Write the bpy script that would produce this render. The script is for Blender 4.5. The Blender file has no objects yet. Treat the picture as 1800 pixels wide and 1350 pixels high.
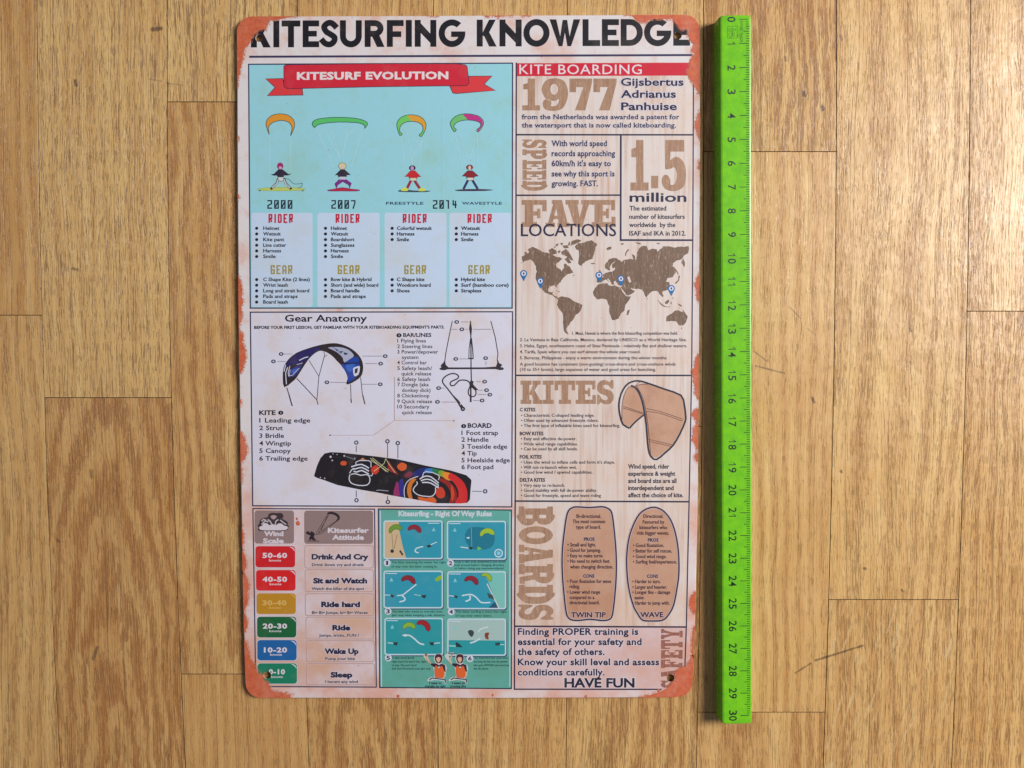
import bpy, math, random
from mathutils import Vector, Matrix
from mathutils.geometry import delaunay_2d_cdt

R = math.radians
scene = bpy.context.scene

# ------------------------------------------------------------------ camera
FPX = 1456.0                     # focal length in pixels of an 1800 px wide frame
TILT = R(-2.93)
H = 0.3695
cam_d = bpy.data.cameras.new("camera")
cam_d.sensor_width = 36.0
cam_d.lens = FPX / 1800.0 * 36.0
cam_d.clip_start = 0.01
cam_d.clip_end = 20.0
cam = bpy.data.objects.new("camera", cam_d)
scene.collection.objects.link(cam)
cam.location = (0, 0, H)
cam.rotation_euler = (TILT, 0, 0)
scene.camera = cam

# ------------------------------------------------------------------ world and lamps
world = bpy.data.worlds.new("World")
scene.world = world
world.use_nodes = True
wb = world.node_tree.nodes["Background"]
wb.inputs[0].default_value = (0.78, 0.84, 1.0, 1)
wb.inputs[1].default_value = 0.19


def area(name, loc, target, sx, sy, power, col):
    d = bpy.data.lights.new(name, 'AREA')
    d.shape = 'RECTANGLE'
    d.size = sx
    d.size_y = sy
    d.energy = power
    d.color = col
    o = bpy.data.objects.new(name, d)
    scene.collection.objects.link(o)
    o.location = loc
    o.rotation_euler = (Vector(target) - Vector(loc)).to_track_quat('-Z', 'Y').to_euler()
    return o


area("window_light", (1.28, 0.34, 1.10), (0.0, 0.0, 0.0), 0.48, 0.72, 46.5, (1.0, 0.995, 0.995))

scene.view_settings.view_transform = 'Standard'
scene.view_settings.look = 'None'
scene.view_settings.gamma = 1.0
scene.view_settings.exposure = 0.0

# ------------------------------------------------------------------ helpers
ca, sa = math.cos(TILT), math.sin(TILT)


def P(px, py, z=0.0):
    """where the line of sight through a photograph pixel meets the plane at height z"""
    x = (px - 900.0) / FPX
    y = -(py - 675.0) / FPX
    dy = y * ca + sa
    dz = y * sa - ca
    t = (z - H) / dz
    return (x * t, dy * t, z)


def lin(c):
    out = []
    for v in c[:3]:
        v = v / 255.0
        out.append(v / 12.92 if v <= 0.04045 else ((v + 0.055) / 1.055) ** 2.4)
    return out


COLK = 0.86        # printed colours as albedo, a little under what the lit photograph shows


def catmull(pts, n=4, closed=True):
    out = []
    m = len(pts)
    rng = range(m) if closed else range(m - 1)
    for i in rng:
        if closed:
            p0, p1, p2, p3 = pts[(i - 1) % m], pts[i], pts[(i + 1) % m], pts[(i + 2) % m]
        else:
            p0, p1, p2, p3 = pts[max(i - 1, 0)], pts[i], pts[i + 1], pts[min(i + 2, m - 1)]
        for k in range(n):
            t = k / n
            out.append(tuple(0.5 * ((2 * p1[j]) + (-p0[j] + p2[j]) * t + (2 * p0[j] - 5 * p1[j] + 4 * p2[j] - p3[j]) * t * t
                                    + (-p0[j] + 3 * p1[j] - 3 * p2[j] + p3[j]) * t ** 3) for j in (0, 1)))
    if not closed:
        out.append(tuple(pts[-1]))
    return out


def ell(cx, cy, rx, ry=None, n=20, a0=0, a1=360):
    ry = rx if ry is None else ry
    full = abs(a1 - a0) >= 359.9
    k = n if full else n + 1
    return [(cx + rx * math.cos(R(a0 + (a1 - a0) * i / n)), cy + ry * math.sin(R(a0 + (a1 - a0) * i / n))) for i in range(k)]


def rect(x0, y0, x1, y1):
    return [(x0, y0), (x1, y0), (x1, y1), (x0, y1)]


def rrect(x0, y0, x1, y1, r, n=4):
    o = []
    for cx, cy, a in ((x1 - r, y0 + r, -90), (x1 - r, y1 - r, 0), (x0 + r, y1 - r, 90), (x0 + r, y0 + r, 180)):
        for i in range(n + 1):
            t = R(a + 90 * i / n)
            o.append((cx + r * math.cos(t), cy + r * math.sin(t)))
    return o


def zt(ox, oy, s, pts):
    return [(ox + x / s, oy + y / s) for x, y in pts]


def rough(pts, amp, seg, rnd):
    out = []
    m = len(pts)
    for i in range(m):
        a, b = pts[i], pts[(i + 1) % m]
        L = math.hypot(b[0] - a[0], b[1] - a[1])
        k = max(1, int(L / seg))
        for j in range(k):
            t = j / k
            out.append((a[0] + (b[0] - a[0]) * t + rnd.uniform(-amp, amp), a[1] + (b[1] - a[1]) * t + rnd.uniform(-amp, amp)))
    return out


def strokepolys(pts, w, closed=False):
    """quads of a mitred thick line"""
    q = [pts[0]]
    for p in pts[1:]:
        if math.hypot(p[0] - q[-1][0], p[1] - q[-1][1]) > 1e-4:
            q.append(p)
    pts = q
    m = len(pts)
    if m < 2:
        return []
    if not isinstance(w, (list, tuple)):
        w = [w] * m
    L, Rr = [], []
    for i in range(m):
        if closed:
            a, b, c = pts[(i - 1) % m], pts[i], pts[(i + 1) % m]
        else:
            a, b, c = pts[max(i - 1, 0)], pts[i], pts[min(i + 1, m - 1)]
        d1 = (b[0] - a[0], b[1] - a[1])
        d2 = (c[0] - b[0], c[1] - b[1])
        l1, l2 = math.hypot(*d1), math.hypot(*d2)
        if l1 < 1e-6:
            d1, l1 = d2, l2
        if l2 < 1e-6:
            d2, l2 = d1, l1
        n1 = (-d1[1] / l1, d1[0] / l1)
        n2 = (-d2[1] / l2, d2[0] / l2)
        nx, ny = n1[0] + n2[0], n1[1] + n2[1]
        ln = math.hypot(nx, ny)
        if ln < 0.3:
            nx, ny, k = n1[0], n1[1], 1.0
        else:
            nx, ny = nx / ln, ny / ln
            k = min(1.6, 1.0 / max(0.3, nx * n1[0] + ny * n1[1]))
        hw = w[i] * 0.5 * k
        L.append((b[0] + nx * hw, b[1] + ny * hw))
        Rr.append((b[0] - nx * hw, b[1] - ny * hw))
    out = []
    for i in range(m if closed else m - 1):
        j = (i + 1) % m
        out.append([L[i], L[j], Rr[j]])
        out.append([L[i], Rr[j], Rr[i]])
    return out


HOLES = [(455.5, 67.0, 6.6), (1191.5, 62.5, 6.8), (469.6, 1186.7, 6.8), (1178.7, 1191.8, 6.8)]
# outline of the sign, clockwise from the top left (photograph pixels)
_e = dict(tl=(416.5, 29.0), tr=(1231.5, 25.0), br=(1214.5, 1226.5), bl=(433.5, 1228.5))


def sign_outline(inset=0.0):
    r = 27.0 - inset * 0.6
    lx = [(60, 416), (250, 416.3), (440, 417.6), (670, 420), (900, 423.6), (1120, 428.2), (1200, 431)]
    rx = [(60, 1230.5), (250, 1231), (480, 1229.6), (700, 1228.6), (890, 1226.8), (1100, 1222.2), (1200, 1217.5)]

    def at(tab, y):
        for (ya, xa), (yb, xb) in zip(tab, tab[1:]):
            if y <= yb:
                return xa + (xb - xa) * (y - ya) / (yb - ya)
        (ya, xa), (yb, xb) = tab[-2], tab[-1]
        return xb + (xb - xa) * (y - yb) / (yb - ya)
    ty = lambda x: 28.4 - 3.2 * (x - 416) / 815 + inset
    by = lambda x: 1227.2 - 1.2 * (x - 430) / 790 - inset + 1.5 * (1 - ((x - 822) / 400) ** 2)
    L = lambda y: at(lx, y) + inset
    Rt = lambda y: at(rx, y) - inset
    o = []
    # left edge upward, top edge, right edge down, bottom edge back
    yb, yt = by(440) - r, ty(440) + r
    for i in range(13):
        y = yb + (yt - yb) * i / 12
        o.append((L(y), y))
    cx, cy = L(yt) + r, yt
    for i in range(1, 9):
        a = R(180 + 90 * i / 8)
        o.append((cx + r * math.cos(a), cy + r * math.sin(a)))
    xr = Rt(60) - r
    for i in range(1, 9):
        x = cx + (xr - cx) * i / 8
        o.append((x, ty(x)))
    cy = ty(xr) + r
    for i in range(1, 9):
        a = R(270 + 90 * i / 8)
        o.append((xr + r * math.cos(a), cy + r * math.sin(a)))
    yr0, yr1 = cy, by(1200) - r
    for i in range(1, 13):
        y = yr0 + (yr1 - yr0) * i / 12
        o.append((Rt(y), y))
    cx2, cy2 = Rt(yr1) - r, yr1
    for i in range(1, 9):
        a = R(0 + 90 * i / 8)
        o.append((cx2 + r * math.cos(a), cy2 + r * math.sin(a)))
    cx3 = L(yb) + r
    for i in range(1, 9):
        x = cx2 + (cx3 - cx2) * i / 8
        o.append((x, by(x)))
    for i in range(1, 8):
        a = R(90 + 90 * i / 8)
        o.append((cx3 + r * math.cos(a), yb + r * math.sin(a)))
    return o


def fill(adds, subs=(), clip=None):
    """triangles (pixel space) of the union of adds, minus subs, inside clip; always minus the nail holes it touches"""
    subs = list(subs)
    allp = [p for a in adds for p in a]
    x0, x1 = min(p[0] for p in allp), max(p[0] for p in allp)
    y0, y1 = min(p[1] for p in allp), max(p[1] for p in allp)
    for hx, hy, hr in HOLES:
        if x0 < hx + hr and x1 > hx - hr and y0 < hy + hr and y1 > hy - hr:
            subs.append(ell(hx, hy, hr, n=24))
    tiny = 1e-7 * max(x1 - x0, y1 - y0) ** 2
    vs, fs, kind = [], [], []
    for grp, k in ((adds, 0), (subs, 1), ([clip] if clip else [], 2)):
        for poly in grp:
            if len(poly) < 3:
                continue
            ar = sum(p[0] * q[1] - q[0] * p[1] for p, q in zip(poly, list(poly[1:]) + list(poly[:1])))
            if abs(ar) < tiny:
                continue
            if ar < 0:
                poly = poly[::-1]
            b = len(vs)
            vs += [Vector((p[0], p[1])) for p in poly]
            fs.append(list(range(b, b + len(poly))))
            kind.append(k)
    ov, oe, of, _, _, fo = delaunay_2d_cdt(vs, [], fs, 0, 1e-5 if x1 > 5 else 1e-9)
    tris = []
    for f, orig in zip(of, fo):
        ks = {kind[i] for i in orig}
        if 0 in ks and 1 not in ks and (clip is None or 2 in ks):
            tris.append(f)
    used = sorted({i for t in tris for i in t})
    mp = {i: k for k, i in enumerate(used)}
    return [(ov[i].x, ov[i].y) for i in used], [tuple(mp[i] for i in t) for t in tris]


# ------------------------------------------------------------------ materials
def new_mat(name):
    m = bpy.data.materials.new(name)
    m.use_nodes = True
    nt = m.node_tree
    nt.nodes.clear()
    return m, nt


class NB:
    """tiny node-building helper"""
    def __init__(s, nt):
        s.nt = nt

    def n(s, t, **kw):
        nd = s.nt.nodes.new(t)
        for k, v in kw.items():
            setattr(nd, k, v)
        return nd

    def link(s, a, b):
        s.nt.links.new(a, b)

    def put(s, sock, v):
        if hasattr(v, 'is_output') or isinstance(v, bpy.types.NodeSocket):
            s.link(v, sock)
        else:
            sock.default_value = v

    def math(s, op, a, b=0.0, c=0.0, clamp=False):
        nd = s.n('ShaderNodeMath', operation=op, use_clamp=clamp)
        s.put(nd.inputs[0], a)
        s.put(nd.inputs[1], b)
        if op in ('MULTIPLY_ADD', 'SMOOTH_MIN', 'COMPARE'):
            s.put(nd.inputs[2], c)
        return nd.outputs[0]

    def comb(s, x, y, z=0.0):
        nd = s.n('ShaderNodeCombineXYZ')
        s.put(nd.inputs[0], x)
        s.put(nd.inputs[1], y)
        s.put(nd.inputs[2], z)
        return nd.outputs[0]

    def noise(s, vec, scale=1.0, detail=2.0, rough=0.5, dist=0.0):
        nd = s.n('ShaderNodeTexNoise')
        s.put(nd.inputs['Vector'], vec)
        nd.inputs['Scale'].default_value = scale
        nd.inputs['Detail'].default_value = detail
        nd.inputs['Roughness'].default_value = rough
        nd.inputs['Distortion'].default_value = dist
        return nd.outputs['Fac']

    def ramp(s, v, a, b, lo=0.0, hi=1.0, smooth=True):
        nd = s.n('ShaderNodeMapRange', interpolation_type='SMOOTHSTEP' if smooth else 'LINEAR')
        s.put(nd.inputs[0], v)
        s.put(nd.inputs[1], a)
        s.put(nd.inputs[2], b)
        s.put(nd.inputs[3], lo)
        s.put(nd.inputs[4], hi)
        return nd.outputs[0]

    def mix(s, f, a, b, mode='MIX'):
        nd = s.n('ShaderNodeMix', data_type='RGBA', blend_type=mode)
        s.put(nd.inputs[0], f)
        s.put(nd.inputs[6], (*a, 1) if isinstance(a, (tuple, list)) and len(a) == 3 else a)
        s.put(nd.inputs[7], (*b, 1) if isinstance(b, (tuple, list)) and len(b) == 3 else b)
        return nd.outputs[2]

    def bsdf(s, col, rough, bump=None, bstr=0.2, bdist=0.0001, spec=0.5, coat=0.0, metal=0.0, sub=0.0):
        b = s.n('ShaderNodeBsdfPrincipled')
        o = s.n('ShaderNodeOutputMaterial')
        s.put(b.inputs['Base Color'], (*col, 1) if isinstance(col, (tuple, list)) and len(col) == 3 else col)
        s.put(b.inputs['Roughness'], rough)
        b.inputs['Specular IOR Level'].default_value = spec
        b.inputs['Coat Weight'].default_value = coat
        b.inputs['Metallic'].default_value = metal
        if bump is not None:
            bp = s.n('ShaderNodeBump')
            bp.inputs['Strength'].default_value = bstr
            bp.inputs['Distance'].default_value = bdist
            s.put(bp.inputs['Height'], bump)
            s.link(bp.outputs[0], b.inputs['Normal'])
        s.link(b.outputs[0], o.inputs[0])
        return b


def pos_mm(nb):
    g = nb.n('ShaderNodeNewGeometry')
    sp = nb.n('ShaderNodeSeparateXYZ')
    nb.link(g.outputs['Position'], sp.inputs[0])
    return (nb.math('MULTIPLY', sp.outputs[0], 1000.0), nb.math('MULTIPLY', sp.outputs[1], 1000.0))


def A(c, k=None):
    k = COLK if k is None else k
    return tuple(v * k for v in lin(c))


def sign_bump(nb, u, v):
    a = nb.noise(nb.comb(u, v), 3.2, 2.0, 0.6)
    b = nb.noise(nb.comb(u, v), 0.35, 2.0, 0.5)
    return nb.math('MULTIPLY_ADD', b, 1.5, a)


def mat_ink():
    m, nt = new_mat("printed_ink")
    nb = NB(nt)
    u, v = pos_mm(nb)
    at = nb.n('ShaderNodeAttribute', attribute_name='ink')
    g = nb.noise(nb.comb(u, v), 2.6, 3.0, 0.7)
    g2 = nb.noise(nb.comb(u, v, 7.0), 0.12, 3.0, 0.6)
    c = nb.mix(nb.ramp(g, 0.3, 0.75, 0.0, 0.22), at.outputs['Color'], nb.mix(1.0, at.outputs['Color'], (0.70, 0.66, 0.66), 'MULTIPLY'))
    g3 = nb.noise(nb.comb(u, v, 5.0), 1.4, 4.0, 0.8)
    c = nb.mix(nb.ramp(g3, 0.62, 0.76, 0.0, 0.30), c, (0.42, 0.33, 0.31))
    c = nb.mix(nb.ramp(g2, 0.5, 0.75, 0.0, 0.05), c, (0.50, 0.37, 0.30))
    nb.bsdf(c, 0.42, sign_bump(nb, u, v), 0.25, 0.00008)
    return m


def mat_paper(name, base, stain, amount, warm=(205, 150, 125), streak=0.0, speck=0.3):
    """pale printed ground with cloudy stains, optional vertical printed wood streaks"""
    m, nt = new_mat(name)
    nb = NB(nt)
    u, v = pos_mm(nb)
    vec = nb.comb(u, v)
    n1 = nb.noise(vec, 0.045, 4.0, 0.62)
    n2 = nb.noise(nb.comb(u, v, 4.2), 0.17, 4.0, 0.66)
    low = nb.ramp(v, -10.0, -150.0, 0.0, 1.0)          # the printed stains gather on the lower half of the sheet
    f = nb.math('ADD', nb.ramp(n1, 0.45, 0.72, 0.0, amount), nb.ramp(n2, 0.5, 0.8, 0.0, amount * 0.8))
    c = nb.mix(f, A(base), A(stain))
    f2 = nb.math('MULTIPLY', low, nb.ramp(n1, 0.3, 0.62, 0.12, 0.75))
    f2 = nb.math('MULTIPLY', f2, amount)
    c = nb.mix(f2, c, A(warm))
    if streak > 0:
        s1 = nb.noise(nb.comb(nb.math('MULTIPLY', u, 0.5), nb.math('MULTIPLY', v, 0.02), 3.0), 1.0, 3.0, 0.6)
        s2 = nb.noise(nb.comb(nb.math('MULTIPLY', u, 2.2), nb.math('MULTIPLY', v, 0.04), 9.0), 1.0, 2.0, 0.6)
        s3 = nb.noise(nb.comb(nb.math('MULTIPLY', u, 0.07), nb.math('MULTIPLY', v, 0.02), 13.0), 1.0, 3.0, 0.6)
        fs = nb.math('MULTIPLY', nb.math('ADD', nb.ramp(s1, 0.4, 0.7), nb.ramp(s2, 0.5, 0.75, 0.0, 0.55)), nb.ramp(s3, 0.35, 0.65, 0.25, 1.0))
        c = nb.mix(nb.math('MULTIPLY', fs, streak, clamp=True), c, A((194, 146, 116)))
    g = nb.noise(nb.comb(u, v, 1.0), 2.4, 3.0, 0.75)
    c = nb.mix(nb.ramp(g, 0.56, 0.8, 0.0, speck), c, A((165, 140, 140)))
    sp = nb.noise(nb.comb(u, v, 21.0), 0.9, 1.0, 0.5)
    c = nb.mix(nb.ramp(sp, 0.76, 0.80, 0.0, 0.55), c, A((120, 84, 74)))
    nb.bsdf(c, 0.42, sign_bump(nb, u, v), 0.25, 0.00008)
    return m


def mat_rust():
    m, nt = new_mat("printed_rust")
    nb = NB(nt)
    u, v = pos_mm(nb)
    n1 = nb.noise(nb.comb(u, v), 0.5, 5.0, 0.7)
    n2 = nb.noise(nb.comb(u, v, 3.0), 0.12, 4.0, 0.65)
    c = nb.mix(nb.ramp(n1, 0.35, 0.7), A((208, 102, 62)), A((188, 84, 54)))
    c = nb.mix(nb.ramp(n2, 0.45, 0.72, 0.0, 0.7), c, A((208, 126, 100)))
    g = nb.noise(nb.comb(u, v, 1.0), 2.6, 3.0, 0.75)
    c = nb.mix(nb.ramp(g, 0.5, 0.8, 0.0, 0.5), c, A((160, 84, 64)))
    w_ = nb.noise(nb.comb(u, v, 8.0), 0.8, 5.0, 0.72)
    c = nb.mix(nb.ramp(w_, 0.60, 0.72, 0.0, 0.75), c, A((218, 176, 160)))
    nb.bsdf(c, 0.45, sign_bump(nb, u, v), 0.3, 0.0001)
    return m


def mat_brown(name, base, dark):
    m, nt = new_mat(name)
    nb = NB(nt)
    u, v = pos_mm(nb)
    s1 = nb.noise(nb.comb(nb.math('MULTIPLY', u, 0.8), nb.math('MULTIPLY', v, 0.05)), 1.0, 4.0, 0.65)
    g = nb.noise(nb.comb(u, v, 1.0), 2.4, 3.0, 0.75)
    c = nb.mix(nb.ramp(s1, 0.35, 0.7), A(base), A(dark))
    c = nb.mix(nb.ramp(g, 0.45, 0.8, 0.0, 0.35), c, A((190, 160, 145)))
    s2 = nb.noise(nb.comb(nb.math('MULTIPLY', u, 1.8), nb.math('MULTIPLY', v, 0.22), 5.0), 1.0, 3.0, 0.7)
    c = nb.mix(nb.ramp(s2, 0.57, 0.68, 0.0, 0.6), c, A((212, 186, 168)))
    nb.bsdf(c, 0.42, sign_bump(nb, u, v), 0.25, 0.00008)
    return m


M = {}
M['ink'] = mat_ink()
M['border'] = mat_paper("sign_border_print", (221, 212, 211), (218, 174, 158), 0.85, (216, 148, 124))
M['lilac'] = mat_paper("lilac_panel_print", (214, 210, 224), (214, 196, 188), 0.75, (212, 196, 190), speck=0.22)
M['peach'] = mat_paper("peach_panel_print", (216, 200, 206), (216, 184, 168), 0.9, (204, 152, 122))
M['cyan'] = mat_paper("cyan_panel_print", (150, 206, 216), (150, 196, 186), 0.65, (140, 190, 205), speck=0.26)
M['mist'] = mat_paper("pale_blue_panel_print", (194, 210, 230), (196, 202, 208), 0.7, (190, 203, 224), speck=0.16)
M['grain'] = mat_paper("wood_printed_panel", (220, 207, 200), (222, 196, 180), 0.6, (208, 158, 120), streak=0.6)
M['safety'] = mat_paper("pink_panel_print", (214, 190, 192), (214, 166, 150), 0.7, (208, 158, 138))
M['teal'] = mat_paper("teal_panel_print", (96, 172, 165), (96, 160, 140), 0.7, (92, 152, 126))
M['boardfill'] = mat_paper("board_outline_print", (198, 156, 132), (178, 128, 100), 0.8, (180, 124, 92), streak=0.8)
M['rust'] = mat_rust()


def mat_fringe():
    m, nt = new_mat("rust_fringe_print")
    nb = NB(nt)
    u, v = pos_mm(nb)
    b = nb.bsdf(A((214, 130, 100)), 0.45)
    n1 = nb.noise(nb.comb(u, v, 2.0), 0.9, 5.0, 0.7)
    nb.link(nb.ramp(n1, 0.40, 0.66, 0.0, 0.6), b.inputs['Alpha'])
    return m


M['fringe'] = mat_fringe()
M['slab'] = mat_brown("brown_slab_print", (172, 134, 106), (154, 114, 90))
M['redslab'] = mat_brown("red_brown_slab_print", (156, 96, 78), (136, 80, 66))
M['land'] = mat_brown("map_land_print", (124, 98, 80), (106, 82, 66))


# ------------------------------------------------------------------ mesh sheets (flat print and enamel layers)
class Sheet:
    """a printed sheet lying at height z: collects triangles, one colour each"""
    def __init__(s, z, step=1.5e-6):
        s.z = z
        s.step = step
        s.k = 0
        s.v, s.f, s.c = [], [], []
        s.marks = []

    def mark(s, name):
        s.marks.append((name, len(s.v), len(s.f)))

    def tri(s, vs, ts, col):
        b = len(s.v)
        z = s.z + s.k * s.step
        s.v += [P(x, y, z) for x, y in vs]
        c = A(col)
        s.c += [c] * len(vs)
        for t in ts:
            a, d, e = t[0], t[1], t[2]
            if len(t) == 3:
                area2 = (vs[d][0] - vs[a][0]) * (vs[e][1] - vs[a][1]) - (vs[e][0] - vs[a][0]) * (vs[d][1] - vs[a][1])
                t = (t[0], t[2], t[1]) if area2 > 0 else tuple(t)
            s.f.append(tuple(b + i for i in t))
        s.k += 1

    def shape(s, adds, col, subs=(), clip=None):
        vs, ts = fill(adds, subs, clip)
        if ts:
            s.tri(vs, ts, col)

    def poly(s, pts, col, smooth=0, line=None, lw=1.0, subs=()):
        if smooth:
            pts = catmull(pts, smooth)
        s.shape([pts], col, subs)
        if line:
            s.shape(strokepolys(pts, lw, True), line)

    def line(s, pts, w, col, smooth=0, closed=False):
        if smooth:
            pts = catmull(pts, smooth, closed)
        s.shape(strokepolys(pts, w, closed), col)

    def ring(s, x, y, r, w, col, n=14):
        s.shape([ell(x, y, r, n=n)], col, [ell(x, y, r - w, n=n)])

    def disc(s, x, y, r, col, ry=None, n=14):
        s.shape([ell(x, y, r, ry, n=n)], col)

    def build(s, name, mat, parent=None, label=None):
        segs = [(name, 0, 0)] + s.marks + [(None, len(s.v), len(s.f))]
        res = []
        for (nm, v0, f0), (_, v1, f1) in zip(segs, segs[1:]):
            if f1 == f0:
                continue
            me = bpy.data.meshes.new(nm)
            me.from_pydata(s.v[v0:v1], [], [tuple(i - v0 for i in f) for f in s.f[f0:f1]])
            at = me.color_attributes.new('ink', 'FLOAT_COLOR', 'POINT')
            flat = []
            for c in s.c[v0:v1]:
                flat += [c[0], c[1], c[2], 1.0]
            at.data.foreach_set('color', flat)
            me.materials.append(mat)
            me.update()
            o = bpy.data.objects.new(nm, me)
            scene.collection.objects.link(o)
            if parent:
                o.parent = parent
            if label:
                o['label'] = label
            res.append(o)
        return res


_fc = bpy.data.curves.new("lettering_source", 'FONT')
_fo = bpy.data.objects.new("lettering_source", _fc)
scene.collection.objects.link(_fo)
_cache = {}


def glyphs(body, bold, res, space):
    key = (body, round(bold, 4), res, space)
    if key in _cache:
        return _cache[key]
    _fc.body = body
    _fc.size = 1.0
    _fc.offset = bold
    _fc.resolution_u = res
    _fc.space_character = space
    _fc.fill_mode = 'FRONT'
    dg = bpy.context.evaluated_depsgraph_get()
    dg.update()
    ev = _fo.evaluated_get(dg)
    me = ev.to_mesh()
    vs = [(v.co.x, v.co.y) for v in me.vertices]
    fs = [tuple(p.vertices) for p in me.polygons]
    ev.to_mesh_clear()
    _cache[key] = (vs, fs)
    return vs, fs


CAP = 0.0


def cap_height():
    vs, _ = glyphs("H", 0.0, 3, 1.0)
    return max(v[1] for v in vs)


CAP = cap_height()


def text(sh, body, x0, x1, base, cap, col, bold=0.012, rot=0, res=2, space=1.0, halo=None, slope=0.0, hw=0.05, shear=0.0):
    """lettering from x0 to x1 on the baseline; rot 0, 90 (reads downwards) or -90 (reads upwards), then x is measured along y"""
    sh.mark("text_line")
    k0 = sh.k
    for pass_ in ((halo, bold + hw), (col, bold)):
        if pass_[0] is None:
            continue
        vs, fs = glyphs(body, pass_[1], res, space)
        ref, _ = glyphs(body, 0.0, res, space)
        if not ref:
            return
        a, b = min(v[0] for v in ref), max(v[0] for v in ref)
        sx = (x1 - x0) / (b - a)
        sy = cap / CAP
        out = []
        for (x, y) in vs:
            X = x0 + (x - a) * sx + y * sy * shear
            Y = y * sy
            if rot == 0:
                out.append((X, base - Y + slope * (X - x0)))
            elif rot == 90:
                out.append((base + Y, X))
            else:
                out.append((base - Y, x0 + x1 - X))
        xs, ys = [p[0] for p in out], [p[1] for p in out]
        hit = any(min(xs) < hx + hr and max(xs) > hx - hr and min(ys) < hy + hr and max(ys) > hy - hr for hx, hy, hr in HOLES)
        if hit or pass_[0] is halo or bold > 0.03:
            sh.shape([[out[i] for i in f] for f in fs], pass_[0])
        else:
            sh.tri(out, fs, pass_[0])
    sh.k = k0


# ---- slab-serif display letters drawn in a 100 x 100 box
def _sub(*a):
    return list(a)


SLAB = {
    '1': ([rect(32, 0, 72, 100), rect(0, 84, 100, 100), [(6, 18), (34, 14), (40, 0), (60, 0), (60, 34), (6, 34)]], []),
    '9': ([catmull([(50, 0), (85, 8), (100, 35), (98, 65), (80, 93), (45, 101), (12, 95), (4, 78), (12, 66), (30, 66), (38, 75), (36, 85), (50, 86), (62, 79), (66, 64), (50, 70), (18, 64), (0, 36), (15, 8)], 3)], [ell(48, 34, 15, 17, 14)]),
    '7': ([[(0, 0), (100, 0), (100, 12), (70, 100), (24, 100), (62, 27), (29, 27), (29, 43), (0, 43)]], []),
    '5': ([[(14, 0), (92, 0), (92, 23), (36, 23), (34, 46), (14, 57)], catmull([(30, 43), (60, 33), (90, 44), (100, 68), (90, 92), (55, 101), (15, 97), (0, 82), (8, 70), (25, 70), (36, 80), (36, 88), (50, 88), (60, 80), (62, 65), (52, 54), (36, 57), (14, 57)], 3)], []),
    '.': ([rect(0, 0, 100, 100)], []),
    'F': ([rect(12, 0, 46, 100), rect(0, 0, 100, 18), rect(0, 82, 62, 100), rect(83, 0, 100, 42), rect(40, 42, 74, 58), rect(62, 32, 75, 68)], []),
    'E': ([rect(12, 0, 46, 100), rect(0, 0, 98, 18), rect(0, 82, 100, 100), rect(82, 0, 98, 38), rect(83, 62, 100, 100), rect(40, 42, 70, 58), rect(60, 32, 72, 68)], []),
    'A': ([[(36, 0), (54, 0), (28, 92), (8, 92)], [(40, 0), (68, 0), (94, 92), (56, 92)], rect(24, 58, 68, 71), rect(0, 84, 40, 100), rect(50, 84, 100, 100), rect(26, 0, 68, 14)], []),
    'V': ([[(6, 8), (44, 8), (60, 100), (36, 100)], [(70, 8), (92, 8), (64, 100), (44, 100)], rect(0, 0, 50, 17), rect(60, 0, 100, 17)], []),
    'K': ([rect(10, 0, 42, 100), rect(0, 0, 52, 18), rect(0, 82, 52, 100), [(40, 60), (62, 12), (88, 12), (52, 62)], [(48, 48), (66, 40), (96, 88), (62, 88)], rect(56, 0, 96, 17), rect(58, 83, 104, 100)], []),
    'I': ([rect(28, 0, 72, 100), rect(0, 0, 100, 18), rect(0, 82, 100, 100)], []),
    'T': ([rect(34, 0, 66, 100), rect(0, 0, 100, 18), rect(0, 0, 17, 42), rect(83, 0, 100, 42), rect(20, 82, 80, 100)], []),
    'S': ([catmull([(84, 0), (97, 0), (97, 34), (84, 34), (70, 22), (50, 18), (38, 24), (46, 35), (78, 42), (98, 58), (96, 84), (72, 100), (40, 99), (22, 92), (14, 100), (2, 100), (2, 62), (16, 62), (30, 78), (52, 84), (64, 77), (56, 65), (22, 56), (2, 40), (6, 14), (30, 0), (58, 0), (74, 8)], 2)], []),
    'B': ([rect(10, 0, 44, 100), rect(0, 0, 60, 17), rect(0, 83, 60, 100), catmull([(40, 0), (78, 2), (96, 18), (92, 40), (76, 50), (96, 60), (100, 82), (80, 98), (40, 100)], 3)], [rect(44, 20, 62, 40), rect(44, 60, 64, 80)]),
    'O': ([ell(50, 50, 50, 50, 24)], [ell(50, 50, 18, 27, 16)]),
    'R': ([rect(10, 0, 44, 100), rect(0, 0, 60, 17), rect(0, 83, 52, 100), catmull([(40, 0), (80, 2), (98, 20), (92, 44), (74, 54), (40, 56)], 3), [(52, 46), (78, 50), (88, 84), (100, 82), (100, 98), (66, 98)]], [rect(44, 18, 64, 38)]),
    'D': ([rect(10, 0, 44, 100), rect(0, 0, 55, 17), rect(0, 83, 55, 100), catmull([(40, 0), (74, 4), (98, 28), (100, 72), (76, 96), (40, 100)], 3)], [catmull([(44, 22), (58, 24), (64, 40), (64, 62), (58, 77), (44, 79)], 2)]),
    'P': ([rect(10, 0, 44, 100), rect(0, 0, 60, 17), rect(0, 83, 60, 100), catmull([(40, 0), (80, 2), (100, 22), (96, 48), (74, 62), (40, 62)], 3)], [rect(44, 18, 64, 44)]),
    'Y': ([[(6, 6), (38, 6), (58, 60), (40, 60)], [(66, 6), (92, 6), (62, 60), (44, 60)], rect(34, 50, 66, 100), rect(0, 0, 44, 15), rect(58, 0, 100, 15), rect(18, 85, 82, 100)], []),
}


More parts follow.
